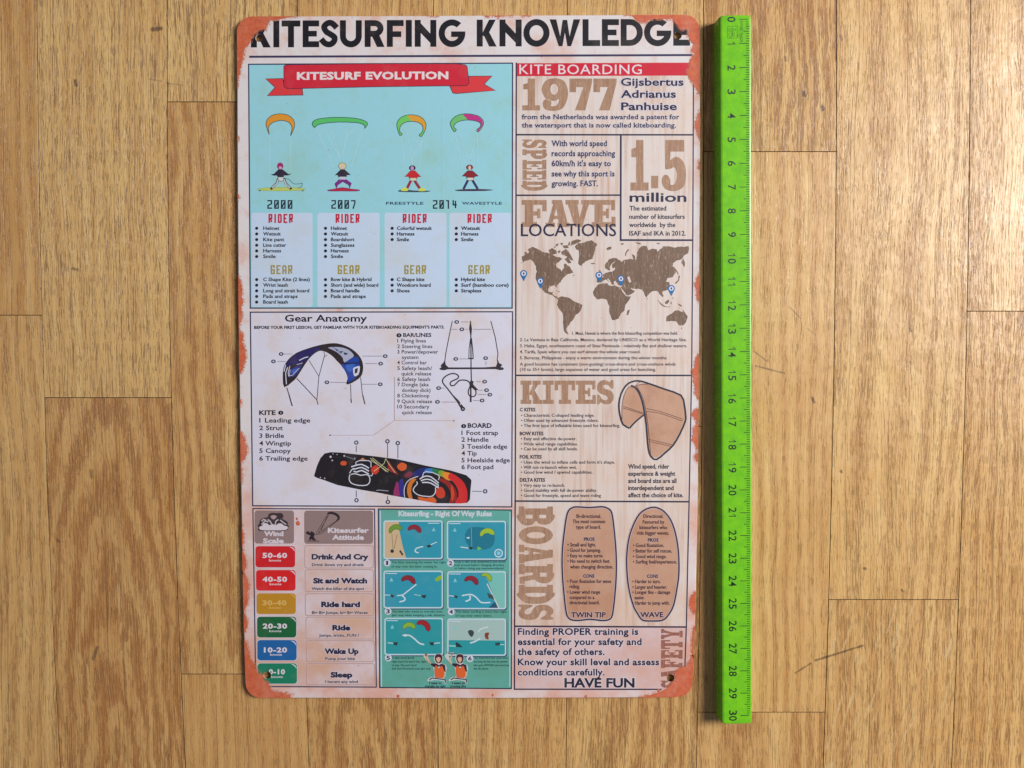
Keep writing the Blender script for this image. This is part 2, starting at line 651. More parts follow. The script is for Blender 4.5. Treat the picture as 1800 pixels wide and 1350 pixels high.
def slab(sh, ch, x0, y0, x1, y1, rot=0, col=(160, 120, 95)):
    adds, subs = SLAB[ch]

    def T(p):
        a, b = p[0] / 100.0, p[1] / 100.0
        if rot == 0:
            return (x0 + a * (x1 - x0), y0 + b * (y1 - y0))
        if rot == 90:      # reads downwards, letter tops to the right
            return (x1 - b * (x1 - x0), y0 + a * (y1 - y0))
        return (x0 + b * (x1 - x0), y1 - a * (y1 - y0))   # reads upwards, tops to the left
    sh.shape([[T(p) for p in a] for a in adds], col, [[T(p) for p in a] for a in subs])
    sh.k -= 1


# ---- square-cut condensed letters on a 0..2 x 0..4 stroke grid
GRID = {
    '0': [[(0, 0), (2, 0), (2, 4), (0, 4), (0, 0)], [(0.4, 3.4), (1.6, 0.8)]],
    '2': [[(0, 0), (2, 0), (2, 1.6), (0, 2.6), (0, 4), (2, 4)]],
    '7': [[(0, 0), (2, 0), (2, 1.2), (1, 4)]],
    '1': [[(0.2, 0), (1.2, 0), (1.2, 4)]],
    '4': [[(0.2, 0), (0.2, 2.2), (2, 2.2)], [(1.6, 0), (1.6, 4)]],
    'R': [[(0, 4), (0, 0), (2, 0), (2, 2), (0, 2)], [(1.1, 2), (2, 4)]],
    'I': [[(1, 0), (1, 4)]],
    'D': [[(0, 0), (1.5, 0), (2, 0.6), (2, 3.4), (1.5, 4), (0, 4), (0, 0)]],
    'E': [[(2, 0), (0, 0), (0, 4), (2, 4)], [(0, 2), (1.7, 2)]],
    'G': [[(2, 0.8), (2, 0), (0, 0), (0, 4), (2, 4), (2, 2.2), (1.1, 2.2)]],
    'A': [[(0, 4), (0, 0.5), (0.6, 0), (1.4, 0), (2, 0.5), (2, 4)], [(0, 2.5), (2, 2.5)]],
}


def gridtext(sh, body, x0, x1, y0, y1, w, col):
    sh.mark("year" if body[0] == '2' else "column_heading")
    ws = [0.55 if c in 'I1' and body[0] not in '2' else 1.0 for c in body]
    gap = 0.42
    unit = (x1 - x0) / (sum(ws) + gap * (len(body) - 1))
    x = x0
    for c, cw in zip(body, ws):
        W = unit * cw
        adds = []
        for st in GRID[c]:
            pts = []
            for (a, b) in st:
                fx = a / 2.0 if cw == 1.0 else 0.5
                pts.append((x + w / 2 + fx * (W - w), y0 + w / 2 + b / 4.0 * (y1 - y0 - w)))
            adds += strokepolys(pts, w)
            adds += [rect(p[0] - w / 2, p[1] - w / 2, p[0] + w / 2, p[1] + w / 2) for p in pts if len(st) > 2 or c == 'I']
        sh.shape(adds, col)
        x += unit * (cw + gap)


# ---- heavy geometric capitals of the title
def title_glyph(sh, ch, x0, x1, y0, y1, t, col):
    w, h = x1 - x0, y1 - y0
    A_, S_ = [], []
    cx, cy = (x0 + x1) / 2, (y0 + y1) / 2
    if ch == 'I':
        A_ = [rect(x0, y0, x1, y1)]
    elif ch == 'T':
        A_ = [rect(x0, y0, x1, y0 + t), rect(cx - t / 2, y0, cx + t / 2, y1)]
    elif ch == 'E':
        A_ = [rect(x0, y0, x0 + t, y1), rect(x0, y0, x1, y0 + t), rect(x0, y1 - t, x1, y1), rect(x0, cy - t / 2, x1 - w * 0.14, cy + t / 2 - 0.5)]
    elif ch == 'F':
        A_ = [rect(x0, y0, x0 + t, y1), rect(x0, y0, x1, y0 + t), rect(x0, cy - t / 2 + 1.5, x1 - w * 0.14, cy + t / 2 + 1)]
    elif ch == 'L':
        A_ = [rect(x0, y0, x0 + t, y1), rect(x0, y1 - t, x1, y1)]
    elif ch == 'K':
        A_ = [rect(x0, y0, x0 + t, y1), [(x0 + t * 0.8, cy + 3), (x1 - t * 1.25, y0), (x1 - 1.5, y0), (x0 + t * 1.6, cy + 8)],
              [(x0 + t * 0.95, cy - 1), (x0 + t * 1.9, cy - 5), (x1, y1), (x1 - t * 1.25, y1)]]
    elif ch == 'N':
        A_ = [rect(x0, y0, x0 + t, y1), rect(x1 - t, y0, x1, y1), [(x0, y0), (x0 + t * 0.2, y0), (x1, y1 - t * 0.2), (x1, y1), (x1 - t * 0.25, y1), (x0, y0 + t * 0.9)]]
        A_[2] = [(x0, y0), (x0 + t * 0.5, y0), (x1, y1 - t * 1.1), (x1, y1), (x1 - t * 0.4, y1), (x0, y0 + t * 1.1)]
    elif ch == 'W':
        a = w * 0.19
        A_ = [[(x0, y0), (x0 + t * 1.12, y0), (x0 + w * 0.42, y1), (x0 + w * 0.30, y1)],
              [(x0 + w * 0.30, y1), (x0 + w * 0.42, y1), (cx + t * 0.38, y0 + 1), (cx - t * 0.38, y0 + 1)],
              [(cx - t * 0.38, y0 + 1), (cx + t * 0.38, y0 + 1), (x0 + w * 0.70, y1), (x0 + w * 0.58, y1)],
              [(x0 + w * 0.58, y1), (x0 + w * 0.70, y1), (x1, y0), (x1 - t * 1.12, y0)]]
    elif ch == 'O':
        A_ = [ell(cx, cy, w / 2, h / 2 + 0.8, 32)]
        S_ = [ell(cx, cy, w / 2 - t * 1.02, h / 2 - t + 0.5, 26)]
    elif ch == 'G':
        A_ = [ell(cx, cy, w / 2, h / 2 + 0.8, 32), rect(cx - 1, cy - 3, x1, cy + t * 0.62)]
        ri = (w / 2 - t * 1.02, h / 2 - t + 0.5)
        inner = ell(cx, cy, *ri, n=26)
        vs, ts = fill([A_[0]], [inner, [(cx + 1, cy - 3.2), (cx + 61, cy - 60), (cx + 61, cy - 3.2)]])
        polys = [[vs[i] for i in f] for f in ts]
        sh.shape(polys + [[(cx - 1.5, cy - 3.2), (x1, cy - 3.2), (x1 - 1, cy + t * 0.62), (cx - 1.5, cy + t * 0.62)]], col)
        return
    elif ch == 'D':
        A_ = [rect(x0, y0, x0 + t, y1), [(x0, y0), (x0 + w * 0.42, y0)] + ell(x0 + w * 0.42, cy, w * 0.58, h / 2, 14, -90, 90) + [(x0, y1)]]
        S_ = [[(x0 + t, y0 + t), (x0 + w * 0.42, y0 + t)] + ell(x0 + w * 0.42, cy, w * 0.58 - t, h / 2 - t, 12, -90, 90) + [(x0 + t, y1 - t)]]
    elif ch == 'U':
        r = w / 2
        A_ = [[(x0, y0), (x0 + t, y0)] + [(cx - (r - t) * math.cos(R(a)), y1 - r + (r - t) * math.sin(R(a))) for a in range(0, 181, 12)] + [(x1 - t, y0), (x1, y0)] + [(cx + r * math.cos(R(a)), y1 - r + (r + 0.6) * math.sin(R(a))) for a in range(0, 181, 12)]]
    elif ch == 'R':
        hb = h * 0.62
        A_ = [rect(x0, y0, x0 + t, y1), [(x0, y0), (x0 + w * 0.5, y0)] + ell(x0 + w * 0.5, y0 + hb / 2, w * 0.45, hb / 2, 12, -90, 90) + [(x0, y0 + hb)],
              [(x0 + w * 0.34, y0 + hb * 0.9), (x0 + w * 0.72, y0 + hb * 0.86), (x1, y1), (x1 - t * 1.25, y1)]]
        S_ = [[(x0 + t, y0 + t), (x0 + w * 0.5, y0 + t)] + ell(x0 + w * 0.5, y0 + hb / 2, w * 0.45 - t, hb / 2 - t, 10, -90, 90) + [(x0 + t, y0 + hb - t)]]
    elif ch == 'S':
        p = catmull([(x1 - 2, y0 + t * 1.25), (x1 - w * 0.32, y0 + t * 0.52), (cx - w * 0.06, y0 + t * 0.46), (x0 + w * 0.22, y0 + h * 0.24), (x0 + w * 0.34, y0 + h * 0.42), (cx + w * 0.08, cy + 1), (x1 - w * 0.19, y0 + h * 0.64), (x1 - w * 0.24, y1 - h * 0.2), (cx + w * 0.05, y1 - t * 0.46), (cx - w * 0.22, y1 - t * 0.62), (x0 + 1.5, y1 - t * 1.35)], 4, False)
        A_ = strokepolys(p, t * 0.98)
    sh.shape(A_, col, S_)


def empty(name, loc=(0, 0, 0), **props):
    o = bpy.data.objects.new(name, None)
    scene.collection.objects.link(o)
    o.location = loc
    o.empty_display_size = 0.01
    for k, v in props.items():
        o[k] = v
    return o


def mesh_obj(name, vs, fs, mat, parent=None, smooth=False):
    me = bpy.data.meshes.new(name)
    me.from_pydata(vs, [], fs)
    me.materials.append(mat)
    if smooth:
        for p in me.polygons:
            p.use_smooth = True
    me.update()
    o = bpy.data.objects.new(name, me)
    scene.collection.objects.link(o)
    if parent:
        o.parent = parent
    return o


# ================================================================== THE FLOOR
def mat_wood():
    m, nt = new_mat("varnished_oak")
    nb = NB(nt)

    def attr(nm):
        return nb.n('ShaderNodeAttribute', attribute_type='OBJECT', attribute_name=nm).outputs['Fac']
    seed, tone, pore, fig, fx, fy, fleck, red = [attr(k) for k in ('seed', 'tone', 'pore', 'fig', 'fx', 'fy', 'fleck', 'red')]
    u, v = pos_mm(nb)
    sz = nb.math('MULTIPLY', seed, 17.3)
    # slow wander of the grain
    wob = nb.noise(nb.comb(nb.math('MULTIPLY', u, 0.02), nb.math('MULTIPLY', v, 0.010), sz), 1.0, 1.5, 0.45)
    uw = nb.math('ADD', u, nb.math('MULTIPLY', nb.math('SUBTRACT', wob, 0.5), 9.0))
    # cathedral figure: long ellipses about (fx, fy)
    du = nb.math('SUBTRACT', uw, fx)
    dv = nb.math('MULTIPLY', nb.math('SUBTRACT', v, fy), 0.13)
    wob2 = nb.noise(nb.comb(nb.math('MULTIPLY', u, 0.09), nb.math('MULTIPLY', v, 0.03), sz), 1.0, 3.0, 0.6)
    rr = nb.math('SQRT', nb.math('ADD', nb.math('MULTIPLY', du, du), nb.math('MULTIPLY', dv, dv)))
    rr = nb.math('ADD', rr, nb.math('MULTIPLY', wob2, 11.0))
    rr = nb.math('ADD', rr, nb.math('MULTIPLY', nb.noise(nb.comb(nb.math('MULTIPLY', u, 0.6), nb.math('MULTIPLY', v, 0.12), sz), 1.0, 2.0, 0.6), 3.2))
    gr = nb.math('ADD', nb.math('MULTIPLY', uw, nb.math('SUBTRACT', 1.0, fig)), nb.math('MULTIPLY', rr, fig))
    ring = nb.math('SINE', nb.math('MULTIPLY', gr, 1.15))
    ring01 = nb.math('MULTIPLY_ADD', ring, 0.5, 0.5)
    tones = nb.noise(nb.comb(nb.math('MULTIPLY', uw, 0.22), nb.math('MULTIPLY', v, 0.012), sz), 1.0, 4.0, 0.6)
    blot = nb.noise(nb.comb(nb.math('MULTIPLY', uw, 0.06), nb.math('MULTIPLY', v, 0.03), sz), 1.0, 3.0, 0.6)
    fib = nb.noise(nb.comb(nb.math('MULTIPLY', uw, 4.2), nb.math('MULTIPLY', v, 0.07), sz), 1.0, 3.0, 0.6)
    fib2 = nb.noise(nb.comb(nb.math('MULTIPLY', uw, 1.3), nb.math('MULTIPLY', v, 0.03), sz), 1.0, 2.0, 0.5)
    # long fine dark lines
    line = nb.noise(nb.comb(nb.math('MULTIPLY', uw, 0.95), nb.math('MULTIPLY', v, 0.004), nb.math('ADD', sz, 5.0)), 1.0, 1.0, 0.5)
    # pores: short dark dashes along the grain, denser in the early wood bands
    pn = nb.noise(nb.comb(nb.math('MULTIPLY', uw, 2.3), nb.math('MULTIPLY', v, 0.070), nb.math('ADD', sz, 1.0)), 1.0, 2.0, 0.55)
    pn2 = nb.noise(nb.comb(nb.math('MULTIPLY', uw, 3.4), nb.math('MULTIPLY', v, 0.20), nb.math('ADD', sz, 2.0)), 1.0, 1.0, 0.5)
    thr = nb.math('SUBTRACT', 0.665, nb.math('MULTIPLY', nb.math('MULTIPLY', ring01, 0.14), nb.math('ADD', 0.35, nb.math('MULTIPLY', fig, 0.65))))
    thr = nb.math('SUBTRACT', thr, nb.math('MULTIPLY_ADD', pore, 0.070, -0.012))
    p1 = nb.ramp(nb.math('SUBTRACT', pn, thr), 0.0, 0.055)
    p2 = nb.ramp(nb.math('SUBTRACT', pn2, thr), 0.01, 0.06, 0.0, 0.8)
    pores = nb.math('MAXIMUM', p1, p2)
    lines = nb.ramp(line, 0.335, 0.30, 0.0, 0.75)

    light, dark = lin((221, 182, 119)), lin((188, 136, 76))
    reddy = lin((178, 116, 62))
    tmix = nb.math('ADD', tone, nb.math('MULTIPLY', nb.math('SUBTRACT', tones, 0.5), 1.5))
    tmix = nb.math('ADD', tmix, nb.math('MULTIPLY', nb.math('SUBTRACT', blot, 0.5), 0.6))
    tmix = nb.math('ADD', tmix, nb.math('MULTIPLY', nb.math('SUBTRACT', ring01, 0.5), nb.math('MULTIPLY_ADD', fig, 0.13, 0.06)))
    tmix = nb.ramp(tmix, 0.0, 1.0, 0.0, 1.0, False)
    c = nb.mix(tmix, tuple(x * 0.92 for x in light), tuple(x * 0.92 for x in dark))
    c = nb.mix(nb.math('MULTIPLY', red, nb.ramp(ring01, 0.1, 1.0, 0.35, 0.9), clamp=True), c, tuple(x * 0.88 for x in reddy))
    c = nb.mix(nb.ramp(fib, 0.3, 0.7, 0.0, 0.42), c, nb.mix(1.0, c, (0.76, 0.70, 0.62), 'MULTIPLY'))
    c = nb.mix(nb.ramp(fib2, 0.45, 0.8, 0.0, 0.35), c, nb.mix(1.0, c, (0.80, 0.71, 0.60), 'MULTIPLY'))
    pf = nb.math('MULTIPLY', pores, nb.math('MULTIPLY_ADD', pore, 0.34, 0.34), clamp=True)
    pc = nb.mix(nb.math('ADD', nb.ramp(blot, 0.35, 0.65, 0.0, 0.6), nb.math('MULTIPLY', red, 0.9), clamp=True), A((104, 68, 44), 0.85), A((150, 96, 50), 0.85))
    c = nb.mix(pf, c, pc)
    c = nb.mix(nb.math('MULTIPLY', lines, 0.38), c, A((120, 80, 52), 0.85))
    ls = nb.noise(nb.comb(nb.math('MULTIPLY', uw, 1.5), nb.math('MULTIPLY', v, 0.030), nb.math('ADD', sz, 8.0)), 1.0, 3.0, 0.62)
    ls2 = nb.noise(nb.comb(nb.math('MULTIPLY', uw, 0.5), nb.math('MULTIPLY', v, 0.03), nb.math('ADD', sz, 9.0)), 1.0, 2.0, 0.6)
    lsf = nb.math('MULTIPLY', nb.ramp(ls, 0.545, 0.61), nb.math('MULTIPLY', nb.ramp(ls2, 0.35, 0.65, 0.3, 1.0), nb.math('MULTIPLY_ADD', pore, 0.30, 0.02)))
    c = nb.mix(lsf, c, A((134, 94, 56), 0.88))
    # medullary flecks: pale slanting flakes on some staves
    ur = nb.math('ADD', nb.math('MULTIPLY', u, 0.95), nb.math('MULTIPLY', v, -0.30))
    vr = nb.math('ADD', nb.math('MULTIPLY', v, 0.95), nb.math('MULTIPLY', u, 0.30))
    fn = nb.noise(nb.comb(nb.math('MULTIPLY', ur, 0.55), nb.math('MULTIPLY', vr, 0.06), nb.math('ADD', sz, 3.0)), 1.0, 3.0, 0.5)
    ff = nb.math('MULTIPLY', nb.ramp(fn, 0.55, 0.72), nb.math('MULTIPLY', fleck, 0.85))
    c = nb.mix(ff, c, tuple(x * 0.92 for x in lin((206, 172, 122))))
    # small knots, dents and scuffs where this floor has them
    marks = None
    for (ax, ay, bx, by, w, k) in FLOOR_MARKS:
        a, b = P(ax, ay), P(bx, by)
        ax_, ay_, bx_, by_ = a[0] * 1000, a[1] * 1000, b[0] * 1000, b[1] * 1000
        L2 = max(1e-6, (bx_ - ax_) ** 2 + (by_ - ay_) ** 2)
        dx = nb.math('SUBTRACT', u, ax_)
        dy = nb.math('SUBTRACT', v, ay_)
        t = nb.math('MULTIPLY', nb.math('ADD', nb.math('MULTIPLY', dx, (bx_ - ax_)), nb.math('MULTIPLY', dy, (by_ - ay_))), 1.0 / L2, clamp=True)
        ex = nb.math('SUBTRACT', dx, nb.math('MULTIPLY', t, bx_ - ax_))
        ey = nb.math('SUBTRACT', dy, nb.math('MULTIPLY', t, by_ - ay_))
        d = nb.math('SQRT', nb.math('ADD', nb.math('MULTIPLY', ex, ex), nb.math('MULTIPLY', ey, ey)))
        d = nb.math('ADD', d, nb.math('MULTIPLY', nb.math('SUBTRACT', fib2, 0.5), w * 1.6))
        f = nb.ramp(d, w, w * 0.3, 0.0, k)
        marks = f if marks is None else nb.math('MAXIMUM', marks, f)
    c = nb.mix(marks, c, A((84, 60, 46), 0.8))
    # relief: pores sunk in the varnish, a faint orange-peel
    wav = nb.noise(nb.comb(u, v, 2.0), 0.11, 2.0, 0.5)
    hgt = nb.math('SUBTRACT', nb.math('MULTIPLY', wav, 1.4), nb.math('ADD', nb.math('MULTIPLY', pores, 0.9), nb.math('MULTIPLY', lines, 0.6)))
    hgt = nb.math('SUBTRACT', hgt, nb.math('MULTIPLY', fib, 0.22))
    hgt = nb.math('SUBTRACT', hgt, nb.math('MULTIPLY', nb.ramp(ls, 0.545, 0.61), 0.35))
    rgh = nb.ramp(nb.noise(nb.comb(u, v, 6.0), 0.03, 4.0, 0.6), 0.3, 0.7, 0.31, 0.42)
    nb.bsdf(c, rgh, hgt, 1.0, 0.00018, spec=0.5)
    return m


FLOOR_MARKS = [
    (268, 52, 283, 50, 1.3, 0.75), (132, 142, 134, 150, 0.9, 0.8), (262, 139, 285, 143, 0.45, 0.35), (292, 146, 322, 150, 0.45, 0.35),
    (128, 472, 136, 474, 0.9, 0.6), (160, 828, 161, 838, 1.6, 0.5), (102, 950, 104, 952, 1.1, 0.55), (163, 1158, 172, 1138, 1.2, 0.6),
    (1380, 100, 1381, 106, 0.8, 0.7), (1413, 162, 1414, 168, 1.0, 0.8), (1445, 188, 1447, 192, 1.1, 0.8),
    (1388, 540, 1408, 560, 0.4, 0.5), (1420, 578, 1434, 590, 0.35, 0.4), (1326, 618, 1348, 635, 0.5, 0.55), (1328, 643, 1378, 656, 0.55, 0.6),
    (1428, 700, 1431, 707, 1.0, 0.75), (1600, 578, 1602, 582, 0.8, 0.7), (1478, 828, 1479, 830, 0.8, 0.75), (1520, 999, 1521, 1000, 1.0, 0.7),
    (1586, 1037, 1587, 1040, 0.8, 0.8), (1398, 1183, 1425, 1166, 0.6, 0.6), (1433, 1161, 1516, 1135, 0.75, 0.7),
    (316, 22, 318, 38, 0.3, 0.3), (1477, 62, 1479, 70, 0.8, 0.55), (1475, 30, 1477, 58, 0.5, 0.4),
]
M['wood'] = mat_wood()
m_, nt_ = new_mat("dark_joint")
NB(nt_).bsdf((0.035, 0.02, 0.012), 0.8)
M['joint'] = m_

# long joints between the rows of staves: pixel x at the top, middle and bottom of the photograph
SEAMS = [(64.8, 77.0, 105.7), (294.0, 300.5, 326.0), (523.0, 526.0, 543.0), (762.0, 763.5, 770.5), (997.0, 998.5, 995.0),
         (1236.5, 1235.0, 1224.0), (1470.4, 1465.3, 1446.8), (1705.8, 1697.0, 1672.5)]
SEAMS = [(-400.0, -371.0, -323.0), (-166.0, -146.0, -110.0)] + SEAMS + [(1940.0, 1926.0, 1894.0), (2174.0, 2155.0, 2116.0)]


def seam_x(i, y):
    a, b, c = SEAMS[i]
    t = y / 1350.0
    q = lambda t: a * (1 - t) * (1 - 2 * t) + 4 * b * t * (1 - t) + c * t * (2 * t - 1)
    if 0 <= t <= 1:
        return q(t)
    if t < 0:
        return a + (q(0.04) - a) / 0.04 * t
    return c + (c - q(0.96)) / 0.04 * (t - 1)


YT, YB = -620.0, 2000.0
# per row: list of (y end of stave, left y, right y) joints and the looks of the staves from the top down
# look = tone, pore, fig, (fx, fy in px), fleck, red
L_ = dict
ROWS = {
    -2: ([300, 1500], [L_(), L_(tone=.4), L_()]),
    -1: ([900], [L_(tone=.3), L_(tone=.5)]),
    0: ([554], [L_(tone=.62, pore=.25, fig=.5, fx=10, fy=330, red=.28), L_(tone=.42, pore=.35, fig=.55, fx=-10, fy=900, red=.18)]),
    1: ([699], [L_(tone=.22, pore=1.0, fig=0.0, red=.08), L_(tone=.62, pore=.65, fig=.95, fx=205, fy=1480, red=.55)]),
    2: ([179, 1185], [L_(tone=.25, pore=1.05, fig=0.0, red=.05), L_(tone=.48, pore=.45, fig=.9, fx=440, fy=330, red=.45), L_(tone=.52, pore=.2, fig=0.0, red=.38)]),
    3: ([150, 900], [L_(tone=.4, pore=.7, red=.3), L_(tone=.5), L_(tone=.58, pore=.85, fig=.8, fx=650, fy=1500, red=.4)]),
    4: ([600], [L_(tone=.35, pore=.55, red=.2), L_(tone=.48, pore=.75, fig=.15, red=.25)]),
    5: ([750], [L_(tone=.35, pore=.7, red=.15), L_(tone=.45, pore=.9, fig=.5, fx=1100, fy=900, red=.3)]),
    6: ([266.5, 1252], [L_(tone=.5, pore=.9, fig=.75, fx=1370, fy=140, red=.4), L_(tone=.35, pore=.05, fig=.35, fx=1330, fy=1100, red=.35), L_(tone=.42, pore=.55, fig=.6, fx=1400, fy=1330, red=.5)]),
    7: ([1054], [L_(tone=.30, pore=.55, fig=.35, fx=1640, fy=360, red=.22), L_(tone=.4, pore=.75, fig=.3, fx=1570, fy=1500, fleck=1.0, red=.25)]),
    8: ([547], [L_(tone=.38, pore=.55, fig=.4, fx=1830, fy=420, red=.25), L_(tone=.42, pore=.95, fig=0.0, red=.3)]),
    9: ([1200], [L_(tone=.4), L_(tone=.5)]),
}
floor = mesh_obj("floor", [(-0.5, -0.6, -0.004), (0.55, -0.6, -0.004), (0.55, 0.42, -0.004), (-0.5, 0.42, -0.004)], [(0, 1, 2, 3)], M['joint'])
floor['kind'] = 'structure'
floor['label'] = 'oak strip parquet floor of long varnished staves'
GAP, BEV, THK = 0.00014, 0.00007, 0.003
rnd = random.Random(5)


def plank(row, ya, yb, look):
    vs, fs = [], []
    n = 14
    i0, i1 = row + 1, row + 2
    if not (0 <= i0 < len(SEAMS) and i1 < len(SEAMS)):
        return
    dz = rnd.uniform(-0.00004, 0.00004)
    prof = []
    for k in range(n + 1):
        y = ya + (yb - ya) * k / n
        a, b = P(seam_x(i0, y), y), P(seam_x(i1, y), y)
        prof.append([a[0], a[1], b[0], b[1]])
    gy = GAP * 1.0
    prof[0][1] -= gy
    prof[0][3] -= gy
    prof[-1][1] += gy
    prof[-1][3] += gy
    # rows of 6: bottom-left, edge-left, top-left, top-right, edge-right, bottom-right
    for k, (ax, ay, bx, by) in enumerate(prof):
        endz = -BEV if k in (0, n) else 0.0
        iy = -BEV if k == 0 else (BEV if k == n else 0)
        vs += [(ax + GAP, ay, -THK), (ax + GAP, ay, dz - BEV), (ax + GAP + BEV, ay + iy * 0, dz + endz), (bx - GAP - BEV, by, dz + endz), (bx - GAP, by, dz - BEV), (bx - GAP, by, -THK)]
    # second ring just inside each end so the end bevel is short
    def ins(k, t):
        (ax, ay, bx, by) = prof[k]
        return [(ax + GAP, ay + t, -THK), (ax + GAP, ay + t, dz - BEV), (ax + GAP + BEV, ay + t, dz), (bx - GAP - BEV, by + t, dz), (bx - GAP, by + t, dz - BEV), (bx - GAP, by + t, -THK)]
    rows = [vs[0:6], ins(0, -BEV)] + [vs[6 * k:6 * k + 6] for k in range(1, n)] + [ins(n, BEV), vs[6 * n:6 * n + 6]]
    vs = [p for r_ in rows for p in r_]
    for k in range(len(rows) - 1):
        for j in range(5):
            a = k * 6 + j
            fs.append((a, a + 1, a + 7, a + 6)[::-1])
    fs.append((0, 5, 4, 3, 2, 1)[::-1])
    e = (len(rows) - 1) * 6
    fs.append((e, e + 1, e + 2, e + 3, e + 4, e + 5)[::-1])
    o = mesh_obj("plank", vs, fs, M['wood'], floor)
    o.data.materials.append(M['joint'])
    for p in o.data.polygons:
        if abs(p.normal.z) < 0.5:
            p.material_index = 1
    d = dict(tone=.42, pore=.5, fig=0.0, fx=None, fy=None, fleck=0.0, red=.2)
    d.update(look)
    my = (ya + yb) / 2
    mx = (seam_x(i0, my) + seam_x(i1, my)) / 2
    q = P(d['fx'] if d['fx'] is not None else mx, d['fy'] if d['fy'] is not None else my)
    o['seed'] = rnd.uniform(0, 40)
    o['tone'], o['pore'], o['fig'], o['fleck'], o['red'] = float(d['tone']), float(d['pore']), float(d['fig']), float(d['fleck']), float(d['red'])
    o['fx'], o['fy'] = q[0] * 1000, q[1] * 1000


for row, (cuts, looks) in ROWS.items():
    ys = [YT] + cuts + [YB]
    for (a, b, lk) in zip(ys, ys[1:], looks):
        plank(row, a, b, lk)

# ================================================================== THE SIGN
ZT = 0.0021            # upper face of the tin sheet
sign = empty("metal_sign", P(822, 628, 0), label="rust-edged tin sign with kitesurfing facts lying on the parquet beside the green ruler", category="sign")
MW = Matrix.Translation(sign.location)


def under_sign(o):
    o.parent = sign
    o.matrix_parent_inverse = MW.inverted()
    return o


# plate: flat sheet whose rim rolls down to the floor, real nail holes
def build_plate():
    o0 = sign_outline(0.0)
    rings = [(0.0, 0.0004), (0.0, ZT - 0.0007), (0.55, ZT - 0.00022), (1.7, ZT)]
    vs, fs = [], []
    idx = []
    for ins, z in rings:
        pts = sign_outline(ins)
        idx.append(list(range(len(vs), len(vs) + len(pts))))
        # keep the outline where it stands while it goes down: take x,y at the upper face
        for (x, y) in pts:
            q = P(x, y, ZT)
            vs.append((q[0], q[1], z))
    m = len(o0)
    for a, b in zip(idx, idx[1:]):
        for i in range(m):
            j = (i + 1) % m
            fs.append((a[i], a[j], b[j], b[i])[::-1])
    inner = sign_outline(1.7)
    tv, tt = fill([inner])
    b0 = len(vs)
    for (x, y) in tv:
        vs.append(P(x, y, ZT))
    for t in tt:
        a, d, e = t
        ar = (tv[d][0] - tv[a][0]) * (tv[e][1] - tv[a][1]) - (tv[e][0] - tv[a][0]) * (tv[d][1] - tv[a][1])
        fs.append((b0 + a, b0 + e, b0 + d) if ar > 0 else (b0 + a, b0 + d, b0 + e))
    # walls of the nail holes
    for hx, hy, hr in HOLES:
        c = ell(hx, hy, hr, n=24)
        b = len(vs)
        for (x, y) in c:
            q = P(x, y, ZT)
            vs += [q, (q[0], q[1], ZT - 0.0006)]
        for i in range(24):
            j = (i + 1) % 24
            fs.append((b + 2 * i, b + 2 * i + 1, b + 2 * j + 1, b + 2 * j))
    o = mesh_obj("plate", vs, fs, M['border'])
    return under_sign(o)


plate = build_plate()
OUT = sign_outline(0.6)
INK = (26, 24, 44)
NAVY = (44, 44, 78)
HALO = (222, 212, 218)
Z1 = ZT + 0.000006      # grounds
Z2 = ZT + 0.000016      # rules and drawings


def sheet_part(sh, name, mat, parent=None, label=None):
    """the sheet's pieces as parts of the sign, or as sub-parts of one of its panels (which stand unshifted in the world)"""
    res = sh.build(name, M[mat])
    for o in res:
        if parent is None:
            under_sign(o)
        else:
            o.parent = parent
        if label:
            o['label'] = label
    return res[0]


# ---- title and rule under it
sh = Sheet(Z2)
T_ = [('K', 441, 476), ('I', 480.5, 491), ('T', 495, 528), ('E', 532, 561), ('S', 563, 594), ('U', 597.5, 636), ('R', 641, 676), ('F', 680, 709.5),
      ('I', 713.3, 724), ('N', 729, 767), ('G', 771, 818), ('K', 838, 873), ('N', 878, 917), ('O', 920, 966), ('W', 966, 1020), ('L', 1024, 1055),
      ('E', 1058, 1088), ('D', 1091, 1130), ('G', 1132, 1180), ('E', 1183.5, 1213)]
for ch, a, b in T_:
    sh.mark('title_letter')
    y0 = 36.2 - 3.2 * (a - 440) / 770
    title_glyph(sh, ch, a, b, y0, y0 + 47.2, 10.6, (24, 21, 28))
    sh.k = 0
sheet_part(sh, "title_lettering", 'ink')
sh = Sheet(Z2)
sh.shape([[(438, 97.9), (1217.5, 94.9), (1217.5, 98.6), (438, 101.6)]], (52, 48, 84))
sheet_part(sh, "header_rule", 'ink')


def frame(sh, pts, w, col=(44, 50, 86)):
    sh.shape(strokepolys(pts, w, True), col)


# ---- panel: evolution
g = Sheet(Z1)
g.shape([[(437, 113), (901, 111), (900.3, 541.6), (440, 541.6)]], (255, 255, 255))
evo = sheet_part(g, "evolution_panel", 'cyan')
g = Sheet(Z1 + 4e-6)
for x0, x1 in ((442, 549.5), (558, 667.5), (676, 785), (790, 898)):
    g.shape([rrect(x0, 374, x1, 539.5, 4)], (200, 205, 220))
sheet_part(g, "list_background", 'mist', evo)
sh = Sheet(Z2)
frame(sh, [(437, 113), (901, 111), (900.3, 541.6), (440, 541.6)], 2.2)
RED, RED2, DK = (206, 36, 56), (218, 58, 62), (70, 34, 60)
sh.poly([(467, 138.5), (497, 138), (500, 152), (531, 154), (532.5, 167), (470, 168.3), (483.5, 153.5)], RED2, line=DK, lw=1.2)
sh.poly([(790, 150), (796, 163.5), (802, 164.5), (871, 159), (851, 148), (865, 133.5), (823, 134)], RED2, line=DK, lw=1.2)
sh.poly([(499, 116), (503, 114), (660, 111.8), (800, 112), (818, 114), (821, 117), (824.5, 146), (820, 150.5), (660, 152.5), (505, 156), (499, 152)], RED, line=DK, lw=1.2)
